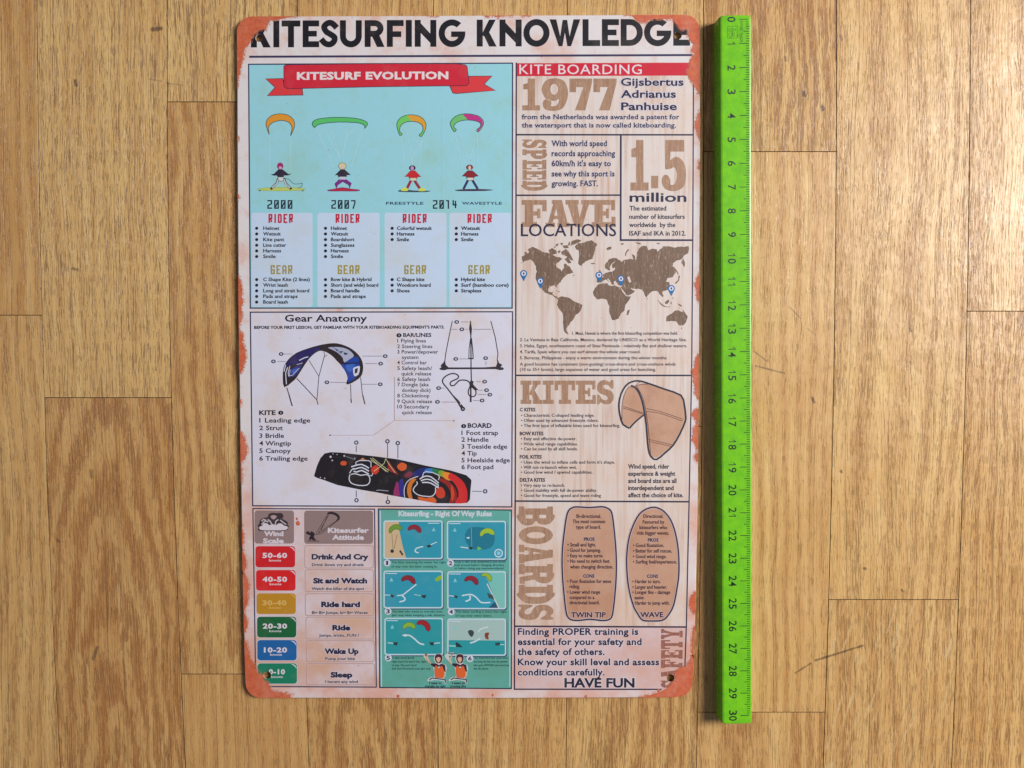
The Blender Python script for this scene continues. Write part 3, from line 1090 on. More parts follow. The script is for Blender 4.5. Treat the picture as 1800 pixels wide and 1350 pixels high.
sheet_part(sh, "ribbon", 'ink', evo)
sh = Sheet(Z2 + 0.00001)
text(sh, "KITESURF EVOLUTION", 523, 787, 139.6, 12.2, (228, 214, 214), 0.045, space=1.06, slope=-0.004)
gridtext(sh, "2000", 470, 514, 351.7, 367, 2.3, INK)
gridtext(sh, "2007", 582.5, 625, 351.7, 367, 2.3, INK)
gridtext(sh, "2014", 761, 803, 351.7, 367, 2.3, INK)
text(sh, "FREESTYLE", 679, 744, 359.6, 4.6, (58, 84, 104), 0.03, space=1.1)
text(sh, "WAVESTYLE", 812.5, 882, 359.6, 4.6, (58, 84, 104), 0.03, space=1.1)
for a, b in ((472, 515), (590, 632), (708, 750), (822, 864.5)):
    gridtext(sh, "RIDER", a, b, 376, 392, 2.7, (190, 34, 58))
for a, b in ((476, 514), (594, 632), (711, 749), (823.6, 861)):
    gridtext(sh, "GEAR", a, b, 466, 481.8, 2.3, (164, 146, 48))
COLS = [
    (451.3, 463, [("Helmet", 491), ("Wetsuit", 493.5), ("Kite pant", 499.6), ("Line cutter", 503), ("Harness", 494), ("Smile", 484.5)],
     [("C Shape Kite (2 lines)", 544.5), ("Wrist leash", 506), ("Long and strait board", 543.5), ("Pads and straps", 523), ("Board leash", 506)]),
    (572.3, 582, [("Helmet", 610), ("Wetsuit", 612), ("Boardshort", 623), ("Sunglasses", 623), ("Harness", 613), ("Smile", 603)],
     [("Bow kite & Hybrid", 653), ("Short (and wide) board", 665), ("Board handle", 632), ("Pads and straps", 643)]),
    (689.5, 698, [("Colorful wetsuit", 759), ("Harness", 728.5), ("Smile", 719)], [("C Shape kite", 746), ("Woodcore board", 757), ("Shoes", 720)]),
    (802.3, 811, [("Wetsuit", 844), ("Harness", 841), ("Smile", 832)], [("Hybrid kite", 852.5), ("Surf (bamboo core)", 894), ("Strapless", 846)])]
for bx, tx, l1, l2 in COLS:
    for i, (s, e) in enumerate(l1):
        text(sh, s, tx, e, 404 + i * 9.9, 6.0, INK, 0.016)
        sh.disc(bx, 401.2 + i * 9.95, 2.7, INK, n=10)
    for i, (s, e) in enumerate(l2):
        text(sh, s, tx, e, 494 + i * 9.9, 6.0, INK, 0.016)
        sh.disc(bx, 491.4 + i * 9.9, 2.7, INK, n=10)
sheet_part(sh, "lettering", 'ink', evo)

sh = Sheet(Z2 + 0.000008)
PALE = (184, 222, 230)
DL = (48, 70, 70)
Za = lambda p: zt(430, 180, 6.75, p)
Zb = lambda p: zt(660, 180, 6.752, p)
# faint frame round the two 2014 kites, kite lines
sh.line(catmull(Zb([(85, 60), (1530, 60), (1530, 1130), (85, 1130)]), 1), 0.9, (158, 208, 220), closed=True)
sh.line(Zb([(785, 60), (785, 1130)]), 0.9, (150, 204, 218))
for seg in ([(300, 400), (300, 830)], [(545, 420), (548, 820)], [(850, 310), (1070, 790)], [(1395, 340), (1265, 760)], [(940, 300), (1130, 660)], [(1025, 330), (1130, 660)],
            [(1215, 320), (1160, 640)], [(1320, 300), (1215, 400), (1200, 480)]):
    sh.line(Za(seg), 0.8, PALE)
for seg in ([(300, 420), (350, 720)], [(370, 320), (430, 730)], [(540, 430), (520, 760)], [(560, 440), (440, 640), (435, 730)], [(940, 370), (1030, 780)], [(990, 370), (1110, 720)],
            [(1210, 380), (1205, 760)], [(1190, 400), (1110, 720)]):
    sh.line(Zb(seg), 0.8, PALE)
sh.mark("kite_drawing")
sh.poly(Za([(292, 380), (255, 270), (268, 205), (325, 153), (420, 135), (512, 150), (577, 200), (594, 262), (580, 322), (545, 395), (560, 330), (562, 290), (535, 245), (490, 222), (430, 213), (350, 232), (300, 265), (282, 310)]), (222, 148, 44), 2, DL, 1.1)
sh.mark("kite_drawing")
sh.poly(Za([(830, 298), (805, 268), (812, 228), (870, 197), (1000, 181), (1130, 177), (1280, 185), (1390, 205), (1450, 235), (1458, 262), (1425, 310), (1428, 285), (1400, 258), (1330, 240), (1130, 232), (960, 245), (870, 265), (845, 285)]), (88, 192, 104), 2, DL, 1.1)
k3 = [(290, 390), (258, 300), (260, 230), (310, 175), (390, 148), (500, 156), (570, 200), (600, 262), (590, 330), (545, 405), (520, 385), (548, 360), (566, 315), (550, 265), (500, 235), (430, 224), (350, 237), (300, 275), (287, 320), (292, 352), (318, 375)]
sh.mark("kite_drawing")
sh.poly(Zb(k3), (112, 200, 96), 2)
sh.poly(Zb([(375, 158), (450, 148), (510, 160), (570, 200), (596, 262), (586, 325), (572, 330), (570, 300), (550, 262), (500, 234), (432, 223)]), (222, 158, 50))
sh.line(Zb(catmull(k3, 2)), 1.1, DL, closed=True)
k4 = [(935, 348), (895, 280), (893, 228), (950, 165), (1030, 138), (1120, 137), (1220, 160), (1275, 210), (1280, 268), (1222, 350), (1202, 325), (1240, 295), (1250, 252), (1200, 222), (1095, 208), (1000, 222), (945, 255), (930, 295), (960, 322)]
sh.mark("kite_drawing")
sh.poly(Zb(k4), (112, 190, 110), 2)
sh.poly(Zb([(1032, 140), (1120, 139), (1220, 163), (1270, 210), (1276, 265), (1222, 345), (1208, 325), (1245, 295), (1252, 250), (1200, 220), (1097, 207)]), (190, 52, 132))
sh.line(Zb(catmull(k4, 2)), 1.1, DL, closed=True)
sheet_part(sh, "kite_drawing", 'ink', evo)

sh = Sheet(Z2 + 0.000008)
D1 = (44, 34, 56)
sh.poly(Za([(145, 1030), (250, 1014), (430, 1008), (640, 1014), (725, 1030), (640, 1044), (430, 1050), (230, 1046)]), (190, 200, 96), 2, (140, 160, 90), 0.6)
sh.disc(*Za([(180, 1048)])[0], 2.2, D1, 0.8)
sh.disc(*Za([(690, 1048)])[0], 1.8, D1, 0.8)
sh.line(Za([(480, 905), (530, 915), (580, 965), (650, 965), (685, 960), (670, 1000), (630, 1018)]), 0.9, (40, 90, 120), smooth=3)
for pts, w in (([(400, 900), (385, 955), (310, 1030)], 4.2), ([(465, 900), (490, 965), (555, 1030)], 4.2)):
    sh.line(Za(pts), w, D1)
for pts, w in (([(400, 910), (385, 960), (325, 1015)], 2.4), ([(465, 910), (490, 970), (540, 1015)], 2.4)):
    sh.line(Za(pts), w, (196, 200, 204))
sh.poly(Za([(400, 795), (450, 795), (520, 850), (560, 845), (520, 865), (465, 868), (460, 890), (395, 890), (385, 868), (340, 868), (310, 850), (345, 850)]), D1)
sh.poly(Za([(395, 885), (465, 885), (462, 925), (432, 940), (400, 925)]), (204, 206, 206), line=D1, lw=0.7)
sh.disc(*Za([(422, 755)])[0], 5.6, (160, 44, 100), 6.2)
sh.disc(*Za([(424, 775)])[0], 2.6, (206, 170, 200), 2.4)
# second rider
sh.mark("rider_drawing")
sh.poly(Za([(985, 1040), (1060, 1028), (1160, 1010), (1270, 1028), (1365, 1038), (1330, 1052), (1160, 1052), (1010, 1052)]), (186, 32, 66), 2, (80, 40, 90), 0.7)
sh.poly(Za([(1120, 915), (1205, 915), (1268, 960), (1245, 1020), (1235, 980), (1165, 940), (1105, 980), (1090, 1020), (1070, 965)]), (128, 40, 128), line=D1, lw=0.6)
sh.poly(Za([(1140, 795), (1185, 795), (1260, 860), (1215, 862), (1205, 890), (1115, 890), (1105, 862), (1070, 865)]), D1)
sh.poly(Za([(1125, 882), (1200, 882), (1200, 915), (1125, 915)]), (200, 196, 216))
sh.poly(Za([(1110, 760), (1130, 718), (1185, 718), (1208, 760), (1180, 795), (1140, 795)]), (216, 200, 150), line=(110, 100, 90), lw=0.8)
sh.disc(*Za([(1157, 768)])[0], 3.0, (214, 190, 190), 3.2)
# third rider
sh.mark("rider_drawing")
sh.poly(Zb([(265, 1050), (340, 1030), (450, 1046), (645, 1048), (600, 1064), (330, 1064)]), (52, 70, 84), 2)
for pts in ([(420, 930), (375, 1020)], [(465, 930), (525, 1020)]):
    sh.line(Zb(pts), 4.6, (150, 40, 66))
for c in ((345, 1030), (552, 1032)):
    sh.poly(Zb([(c[0] - 45, c[1] + 18), (c[0] - 5, c[1] - 22), (c[0] + 35, c[1] - 10), (c[0] + 38, c[1] + 20)]), (206, 214, 84), 2)
sh.poly(Zb([(415, 812), (470, 812), (540, 882), (500, 884), (490, 905), (405, 905), (395, 880), (350, 880)]), (200, 32, 42), line=(110, 24, 40), lw=0.6)
sh.poly(Zb([(410, 895), (488, 895), (486, 930), (412, 930)]), (214, 204, 170), line=D1, lw=0.5)
sh.disc(*Zb([(438, 778)])[0], 5.8, D1, 4.6)
sh.disc(*Zb([(436, 782)])[0], 2.8, (198, 150, 190), 3.8)
# fourth rider
sh.mark("rider_drawing")
sh.poly(Zb([(945, 1040), (1050, 1030), (1170, 1028), (1300, 1030), (1400, 1038), (1300, 1050), (1000, 1052)]), (66, 32, 66), 2)
for pts in ([(1100, 920), (1045, 1028)], [(1150, 920), (1215, 1028)]):
    sh.line(Zb(pts), 4.0, (50, 44, 92))
sh.poly(Zb([(1095, 812), (1150, 812), (1220, 872), (1175, 880), (1165, 900), (1085, 900), (1080, 876), (1030, 874)]), (140, 34, 40), line=D1, lw=0.9)
sh.poly(Zb([(1085, 892), (1165, 892), (1160, 925), (1090, 925)]), (214, 208, 190), line=D1, lw=0.5)
sh.disc(*Zb([(1118, 770)])[0], 6.2, (130, 52, 70), 4.8)
sh.disc(*Zb([(1118, 778)])[0], 2.4, (214, 190, 170), 4.2)
sheet_part(sh, "rider_drawing", 'ink', evo)

# ---- panel: gear anatomy
g = Sheet(Z1)
F_ = [(440, 548.8), (901, 548), (899.5, 891), (444.2, 889)]
g.shape([F_], (255, 255, 255))
gear = sheet_part(g, "anatomy_panel", 'lilac')
sh = Sheet(Z2)
frame(sh, F_, 2.2)
text(sh, "Gear Anatomy", 501, 644.5, 565.2, 11.6, INK, 0.02)
text(sh, "BEFORE YOUR FIRST LESSON, GET FAMILIAR WITH YOUR KITEBOARDING EQUIPMENT'S PARTS.", 447, 781, 578, 4.8, INK, 0.04, slope=-0.002)
GL = [("BAR/LINES", 709, 758, 592), ("1 Flying lines", 698.5, 748.5, 602), ("2 Steering lines", 698.5, 760, 611.9), ("3 Power/depower", 698.5, 770, 621.5), ("system", 706.7, 735.5, 631),
      ("4 Control bar", 698.5, 750, 640.4), ("5 Safety leash/", 698.5, 759.5, 650.4), ("quick release", 705.8, 758, 659.9), ("6 Safety leash", 698.5, 756, 669.7), ("7 Dongle (aka", 698.5, 753.4, 679),
      ("donkey dick)", 706.7, 756.8, 689), ("8 Chickenloop", 698.5, 754.7, 698.5), ("9 Quick release", 698.5, 759.5, 708.6), ("10 Secondary", 698.5, 754.7, 718), ("quick release", 706.7, 758.8, 728)]
for s, a, b, y in GL:
    text(sh, s, a, b, y, 6.3, INK, 0.03 if s[0] == 'B' else 0.014)
for s, a, b, y in (("KITE", 456, 484, 729.2), ("1 Leading edge", 456, 545, 742.6), ("2 Strut", 456, 497, 756), ("3 Bridle", 456, 499, 769.6), ("4 Wingtip", 456, 511.5, 783), ("5 Canopy", 456, 511, 796), ("6 Trailing edge", 456, 540.5, 809.6),
                   ("BOARD", 822.5, 864, 751.8), ("1 Foot strap", 811.4, 875.3, 764.5), ("2 Handle", 811.4, 858.6, 776.4), ("3 Toeside edge", 811.4, 891.3, 788.6), ("4 Tip", 811.4, 838, 800.5), ("5 Heelside edge", 811.4, 896, 812.6), ("6 Foot pad", 811.4, 867, 824.6)):
    text(sh, s, a, b, y, 7.6, INK, 0.035 if s[0] in 'KB' else 0.02)
sheet_part(sh, "lettering", 'ink', gear)
Zc = lambda p: zt(430, 545, 6.667, p)
Zd = lambda p: zt(680, 545, 7.296, p)
Ze = lambda p: zt(430, 700, 6.75, p)
Zf = lambda p: zt(660, 720, 7.2, p)
sh = Sheet(Z2 + 0.00001)
GRY = (120, 110, 124)
for pts in ([(455, 515), (555, 515)], [(385, 602), (480, 602)], [(1005, 847), (1190, 850)], [(1380, 540), (1610, 540)], [(1410, 628), (1555, 628)], [(1375, 870), (1550, 870)]):
    sh.mark("callout_line")
    sh.line(Zc(pts), 0.9, GRY)
for pts in ([(950, 153), (1045, 153)], [(830, 247), (905, 247)], [(1010, 247), (1040, 247)], [(1110, 247), (1335, 247)], [(935, 627), (1045, 627)], [(1271, 660), (1271, 705)], [(1145, 918), (1205, 918)],
            [(1175, 1028), (1235, 1028)], [(1165, 1082), (1275, 1082)], [(1105, 1160), (1180, 1160)], [(695, 1001), (740, 1001)], [(700, 1180), (890, 1180)]):
    sh.mark("callout_line")
    sh.line(Zd(pts), 0.9, GRY)
for x, y in Zc([(428, 515), (338, 602), (965, 847), (1648, 540), (1595, 628), (1590, 870)]) + Zd([(897, 153), (963, 247), (885, 627), (1268, 617), (1255, 918), (1280, 1028), (1322, 1085), (1222, 1160), (665, 1001), (650, 1177)]):
    sh.mark("callout_ring")
    sh.disc(x, y, 4.2, (58, 62, 88), 3.3, n=12)
    sh.disc(x, y, 1.9, (206, 204, 216), 1.5, n=8)
for pts in ([(1326, 565), (1326, 640)], [(1326, 1095), (1326, 1175)]):
    sh.mark("callout_line")
    sh.line(Ze(pts), 1.0, (60, 54, 80))
for x, y in Ze([(1326, 526), (1328, 1210)]):
    sh.mark("callout_ring")
    sh.ring(x, y, 3.8, 1.8, (58, 62, 88), 12)
for pts in ([(155, 430), (155, 605)], [(285, 455), (285, 615)], [(155, 1095), (155, 1140)], [(1225, 1033), (1350, 1035)]):
    sh.mark("callout_line")
    sh.line(Zf(pts), 1.0, (60, 54, 80))
for x, y in Zf([(153, 401), (284, 424), (159, 1168), (1390, 1034)]):
    sh.mark("callout_ring")
    sh.ring(x, y, 3.9, 1.9, (58, 62, 88), 12)
for x, y in ((701.5, 589.4), (493.7, 725.5), (815.3, 749)):
    sh.mark("callout_ring")
    sh.disc(x, y, 4.4, INK, 3.7)
    sh.line([(x, y - 1.7), (x, y + 1.7)], 1.0, (214, 210, 218))
BRN = (196, 164, 150)
sh.mark("leader_line")
sh.line([(693.6, 663), (693.6, 739), (798, 739.5)], 0.7, BRN)
sh.line([(693.6, 739), (657, 765), (581, 765)], 0.7, BRN)
sh.disc(798, 739.6, 1.2, (110, 84, 80))
sh.disc(580.5, 765, 1.2, (60, 54, 64))
sheet_part(sh, "callout", 'ink', gear)

sh = Sheet(Z2 + 0.00001)
KB = (46, 34, 36)
sh.poly(Zc([(465, 905), (447, 800), (452, 700), (470, 640), (520, 570), (610, 500), (740, 450), (860, 415), (950, 397), (1040, 388), (1120, 398), (1220, 435), (1300, 490), (1360, 560), (1388, 640), (1385, 720), (1362, 780), (1300, 830), (1215, 872), (1190, 855),
         (1208, 800), (1180, 720), (1130, 645), (1085, 600), (1040, 550), (980, 505), (920, 482), (870, 480), (800, 525), (740, 590), (680, 680), (610, 790), (560, 840)]), KB, 2)
sh.poly(Zc([(520, 590), (620, 505), (740, 462), (850, 435), (900, 440), (860, 470), (800, 515), (740, 570), (690, 615), (600, 640), (520, 655), (480, 680), (490, 630)]), (40, 34, 92), 2)
sh.poly(Zc([(530, 700), (600, 660), (680, 630), (640, 720), (580, 780), (520, 790)]), (50, 58, 128))
sh.poly(Zc([(560, 700), (620, 680), (600, 730), (545, 745)]), (70, 100, 190))
for pts, w in (([(505, 670), (480, 740), (490, 870)], 1.6), ([(530, 655), (510, 740), (520, 780)], 1.3), ([(535, 700), (520, 770), (560, 765), (640, 680)], 1.0), ([(640, 590), (700, 560), (745, 548)], 1.8), ([(610, 640), (680, 620)], 0.9), ([(480, 640), (462, 720)], 1.6)):
    sh.line(Zc(pts), w, (210, 208, 222))
sh.poly(Zc([(975, 440), (1060, 432), (1150, 440), (1225, 470), (1275, 520), (1270, 550), (1170, 615), (1150, 560), (1090, 500), (1020, 462)]), (172, 174, 196), 2)
for pts in ([(1060, 450), (1105, 470), (1075, 480)], [(1110, 480), (1160, 485), (1130, 505)], [(1165, 495), (1215, 510), (1180, 530), (1160, 510)]):
    sh.poly(Zc(pts), (44, 60, 80))
sh.line(Zc([(1035, 435), (1080, 470), (1130, 510)]), 1.0, (40, 90, 150))
sh.poly(Zc([(1165, 625), (1240, 570), (1320, 545), (1345, 620), (1340, 720), (1290, 800), (1215, 850), (1205, 770), (1170, 700), (1130, 645)]), (30, 64, 156), 2)
sh.poly(Zc([(1190, 640), (1290, 630), (1270, 690), (1230, 730), (1195, 690)]), (48, 100, 190), 2)
sh.poly(Zc([(1150, 620), (1340, 610), (1345, 625), (1160, 640)]), (30, 34, 70))
sh.poly(Zc([(1270, 700), (1285, 672), (1345, 655), (1350, 690), (1335, 755), (1285, 775)]), (212, 214, 228), 2)
sh.poly(Zc([(1290, 700), (1300, 685), (1328, 680), (1320, 735), (1290, 745)]), (58, 44, 50))
for pts, w in (([(495, 910), (560, 1125)], 1.6), ([(755, 590), (870, 775)], 0.9), ([(935, 540), (870, 780), (848, 1050)], 1.1), ([(930, 490), (940, 545), (970, 525)], 0.9), ([(610, 800), (845, 1050), (862, 1110)], 1.3),
               ([(1242, 870), (1250, 1090)], 1.1), ([(1360, 790), (1380, 980), (1412, 1105)], 1.1), ([(1385, 1000), (1410, 1100)], 1.8), ([(1246, 1040), (1252, 1085)], 1.8), ([(520, 990), (556, 1120)], 2.0)):
    sh.line(Zc(pts), w, (64, 50, 62))
sheet_part(sh, "kite_drawing", 'ink', gear)

sh = Sheet(Z2 + 0.00001)
BK = (48, 42, 50)
for pts, w in (([(840, 140), (800, 330), (755, 560), (740, 690)], 1.5), ([(1333, 140), (1390, 350), (1425, 560), (1415, 640), (1435, 700)], 1.5), ([(1072, 140), (1075, 240), (1078, 380), (1080, 740), (1085, 930)], 2.0),
               ([(1072, 370), (1055, 500), (1052, 615)], 1.4), ([(1085, 360), (1100, 500), (1108, 615)], 1.8), ([(1045, 622), (1112, 622)], 2.2), ([(690, 748), (1490, 746)], 3.2)):
    sh.line(Zd(pts), w, BK)
sh.poly(Zd([(1068, 150), (1082, 180), (1092, 240), (1085, 330), (1072, 330), (1055, 240)]), BK)
sh.poly(Zd([(670, 750), (700, 735), (690, 710), (730, 670), (745, 630), (755, 700), (790, 735), (1000, 738), (1000, 756), (780, 760), (740, 772), (690, 768)]), BK)
sh.poly(Zd([(1505, 748), (1460, 735), (1480, 700), (1440, 680), (1425, 640), (1412, 690), (1400, 725), (1200, 738), (1200, 756), (1400, 758), (1440, 770), (1490, 768)]), BK)
sh.line(Zd([(1065, 940), (1030, 905), (940, 900), (890, 940), (860, 968), (820, 965), (815, 930), (850, 905), (905, 880), (920, 850), (890, 822), (830, 815), (760, 845), (718, 890), (720, 935), (780, 1010), (850, 1100), (920, 1170), (990, 1275)]), 2.2, BK, 3)
sh.line(Zd([(850, 1100), (910, 1170), (975, 1265)]), [2.4, 4.0, 6.0], BK)
sh.disc(*Zd([(975, 1268)])[0], 4.0, BK)
sh.disc(*Zd([(975, 1268)])[0], 1.2, (190, 186, 200))
sh.disc(*Zd([(945, 1205)])[0], 1.3, (190, 186, 200))
sh.poly(Zd([(1075, 900), (1115, 915), (1105, 950), (1130, 980), (1175, 1025), (1130, 1030), (1095, 1000), (1060, 985), (1060, 940)]), BK)
sh.line(Zd([(1070, 975), (1045, 1040), (1055, 1090), (1090, 1110), (1130, 1100), (1145, 1050), (1120, 990)]), 2.0, BK, 3)
sh.line(Zd([(1076, 960), (1078, 1120)]), 2.6, BK)
sh.line(Zd([(1076, 1100), (1076, 1180)]), 3.2, BK)
sheet_part(sh, "control_bar_drawing", 'ink', gear)

sh = Sheet(Z2 + 0.00001)
BLK = (30, 24, 30)
brd = Ze([(825, 915), (860, 800), (900, 710), (950, 655), (1020, 640), (1140, 645)]) + Zf([(0, 592), (290, 630), (640, 710), (950, 770), (1150, 830), (1205, 880), (1215, 900), (1205, 1000), (1195, 1140), (1160, 1180), (1080, 1188), (760, 1185), (520, 1140), (200, 1085), (0, 1045)]) + Ze([(1400, 1090), (1100, 1030), (950, 975), (860, 945), (830, 930)])
sh.poly(brd, BLK)
# colours of the board's right half, kept inside its outline
def onboard(pts, col, smooth=2, z=Zf):
    p = catmull(z(pts), smooth) if smooth else z(pts)
    sh.shape([p], col, clip=brd)
onboard([(560, 745), (660, 738), (640, 780), (600, 830), (520, 850), (450, 820)], (34, 40, 110))
onboard([(640, 750), (730, 745), (735, 800), (620, 800)], (52, 120, 190))
onboard([(725, 745), (820, 768), (815, 830), (730, 800)], (40, 120, 70))
onboard([(810, 770), (880, 785), (850, 850), (800, 825)], (130, 160, 50))
onboard([(870, 785), (990, 830), (940, 900), (850, 850)], (226, 140, 44))
onboard([(950, 800), (1090, 890), (1150, 990), (1165, 1090), (1140, 1190), (1000, 1190), (1050, 1100), (1040, 1000), (980, 910), (920, 870)], (206, 40, 38))
onboard([(820, 870), (900, 890), (980, 960), (1030, 1060), (1010, 1160), (930, 1185), (960, 1090), (930, 1000), (870, 930), (810, 900)], (150, 34, 30))
onboard([(960, 950), (985, 1000), (1000, 1080), (970, 1160), (955, 1080)], (206, 70, 34))
onboard([(770, 1010), (830, 975), (880, 1040), (870, 1110), (800, 1120), (762, 1070)], (200, 60, 34))
onboard([(540, 1100), (640, 1120), (740, 1110), (770, 1180), (620, 1165), (550, 1140)], (214, 96, 40))
onboard([(400, 1050), (410, 950), (460, 880), (520, 880), (470, 940), (450, 1040), (470, 1130), (430, 1130)], (206, 116, 40))
onboard([(225, 1080), (250, 960), (275, 905), (305, 1000), (310, 1090)], (150, 44, 96))
onboard([(290, 930), (340, 870), (360, 940), (350, 1100), (310, 1090)], (52, 44, 130))
onboard([(270, 720), (330, 670), (395, 700), (380, 760), (320, 775)], (214, 92, 42))
onboard([(360, 830), (430, 780), (470, 810), (440, 860), (380, 860)], (120, 40, 66))
onboard([(165, 650), (200, 700), (290, 820), (230, 800), (160, 760)], (150, 44, 36))
onboard([(0, 700), (40, 730), (40, 790), (-30, 820), (-60, 760)], (200, 56, 40))
onboard([(1135, 770), (1160, 745), (1210, 755), (1200, 795), (1150, 795)], (206, 84, 42), 2, Ze)
onboard([(1365, 735), (1400, 705), (1440, 735)], (206, 130, 84), 0, Ze)
onboard([(1510, 830), (1570, 800), (1590, 850), (1560, 905), (1520, 880)], (206, 60, 40), 2, Ze)
W_ = (212, 212, 224)
sh.line(Ze([(1320, 800), (1320, 760), (1360, 740), (1470, 740), (1500, 760), (1500, 820)]), 1.4, W_)
for k in range(3):
    sh.line(Ze([(1265 + k * 14, 855 + k * 25 - 40), (1310 + k * 10, 800 + k * 38), (1390, 785 + k * 36), (1475, 830 + k * 36)]), 2.2, W_, 2)
sh.line(Ze([(1245, 890), (1270, 850), (1300, 830)]), 1.6, W_)
sh.line(Ze([(1250, 905), (1240, 960), (1270, 1010), (1360, 1035), (1450, 1030), (1485, 990), (1480, 930), (1440, 905), (1380, 915), (1310, 895), (1260, 905)]), 1.7, W_, 2)
sh.line(Ze([(1520, 890), (1510, 920), (1480, 915)]), 1.2, W_)
sh.line(Zf([(590, 860), (610, 800), (640, 785), (720, 795), (800, 830), (810, 860), (795, 890)]), 1.4, W_)
for k in range(3):
    sh.line(Zf([(560 + k * 15, 880 + k * 22), (620 + k * 6, 845 + k * 38), (700, 850 + k * 40), (800, 930 + k * 30)]), 2.1, W_, 2)
sh.line(Zf([(520, 910), (530, 940), (490, 985), (480, 1030), (540, 1080), (640, 1098), (720, 1095), (760, 1040), (760, 990), (800, 970)]), 1.6, W_, 2)
sh.line(Zf([(370, 1110), (362, 1020), (385, 940), (440, 880), (540, 845)]), 1.3, W_, 2)
Y_ = (204, 200, 150)
for pts in ([(-60, 640), (20, 690), (120, 760), (160, 790)], [(-40, 610), (60, 690), (170, 770)], [(130, 620), (110, 680), (50, 730), (-20, 780)], [(130, 620), (170, 690), (250, 800)]):
    sh.line(Zf(pts), 1.0, Y_)
sh.line(Ze([(1490, 710), (1600, 800), (1680, 870)]), 1.0, Y_)
for p, r in (((1048, 660), .9), ((1097, 668), .9), ((1020, 695), 2.0), ((1040, 738), 1.4), ((1182, 684), 1.6), ((1308, 712), 1.0), ((900, 940), 1.0), ((950, 950), 1.2)):
    sh.disc(*Ze([p])[0], r, (200, 196, 204), n=8)
sh.line(Ze([(1200, 690), (1310, 728)]), 0.8, (150, 150, 164))
sh.line(Zf([(10, 1025), (40, 1018), (165, 1030)]), 1.2, (170, 168, 182))
sheet_part(sh, "board_drawing", 'ink', gear)

# ---- panel: wind scale
g = Sheet(Z1)
F_ = [(444.5, 894), (658.4, 895), (661.5, 1207.8), (449.6, 1206.8)]
g.shape([F_], (255, 255, 255))
wind = sheet_part(g, "wind_scale_panel", 'peach')
sh = Sheet(Z2)
frame(sh, F_, 2.0)
sheet_part(sh, "frame_line", 'ink', wind)
Zg = lambda p: zt(420, 880, 6.923, p)
Zh = lambda p: zt(420, 1040, 6.75, p)
TAUPE = (146, 120, 118)
sh = Sheet(Z2)
sh.shape([Zg(rrect(190, 120, 670, 522, 34))], TAUPE)
sh.poly(Zg([(240, 330), (225, 300), (245, 285), (255, 240), (300, 210), (350, 200), (360, 165), (400, 148), (450, 152), (500, 150), (530, 160), (545, 200), (520, 215), (570, 245), (600, 270), (590, 290), (610, 310), (590, 335), (570, 365), (250, 370)]), (60, 46, 52), 2)
sh.poly(Zg([(250, 320), (285, 305), (300, 275), (345, 278), (370, 300), (410, 285), (450, 300), (480, 278), (520, 280), (550, 305), (590, 315), (575, 355), (420, 362), (265, 358)]), (214, 202, 206), 2)
for pts in ([(275, 250), (300, 228), (330, 240)], [(350, 230), (380, 250), (400, 290)], [(440, 300), (450, 250), (480, 230)], [(500, 235), (545, 270), (575, 290)], [(400, 205), (430, 215), (445, 205)], [(275, 290), (320, 245), (360, 260)]):
    sh.line(Zg(pts), 2.0, (196, 182, 186))
sh.poly(Zg([(385, 200), (400, 180), (440, 178), (460, 200), (420, 230)]), (176, 150, 150), 2)
text(sh, "Wind", 465, 497.5, 942, 7.8, (214, 200, 206), 0.05)
text(sh, "Scale", 463, 498, 954.5, 7.8, (214, 200, 206), 0.05)
sheet_part(sh, "heading_badge", 'ink', wind)
sh = Sheet(Z2)
sh.shape([Zg(rrect(798, 125, 1628, 522, 30))], TAUPE)
sh.line(Zg(rrect(798, 125, 1628, 522, 30)), 0.7, (120, 92, 92), closed=True)
DKB = (44, 32, 38)
sh.poly(Zg([(1070, 165), (1090, 140), (1140, 136), (1200, 160), (1228, 200), (1215, 240), (1180, 248), (1200, 215), (1180, 185), (1130, 165), (1090, 168)]), DKB, 3)
for pts in ([(1075, 170), (940, 400)], [(1095, 172), (965, 400)], [(1080, 180), (1000, 360)], [(1190, 245), (960, 400)], [(1205, 240), (1000, 400)], [(930, 415), (1000, 400)]):
    sh.line(Zg(pts), 0.9, DKB)
sh.poly(Zg([(820, 380), (855, 375), (865, 398), (880, 372), (905, 385), (925, 410), (910, 440), (930, 470), (940, 485), (895, 480), (880, 470), (860, 485), (855, 450), (870, 425), (820, 405)]), DKB, 2)
sh.line(Zg([(835, 490), (975, 494)]), 1.2, DKB)
text(sh, "Kitesurfer", 577, 647.5, 936.2, 8, (214, 202, 208), 0.045)
text(sh, "Attitude", 585, 639, 948.5, 8, (214, 202, 208), 0.045)
sheet_part(sh, "heading_badge", 'ink', wind)
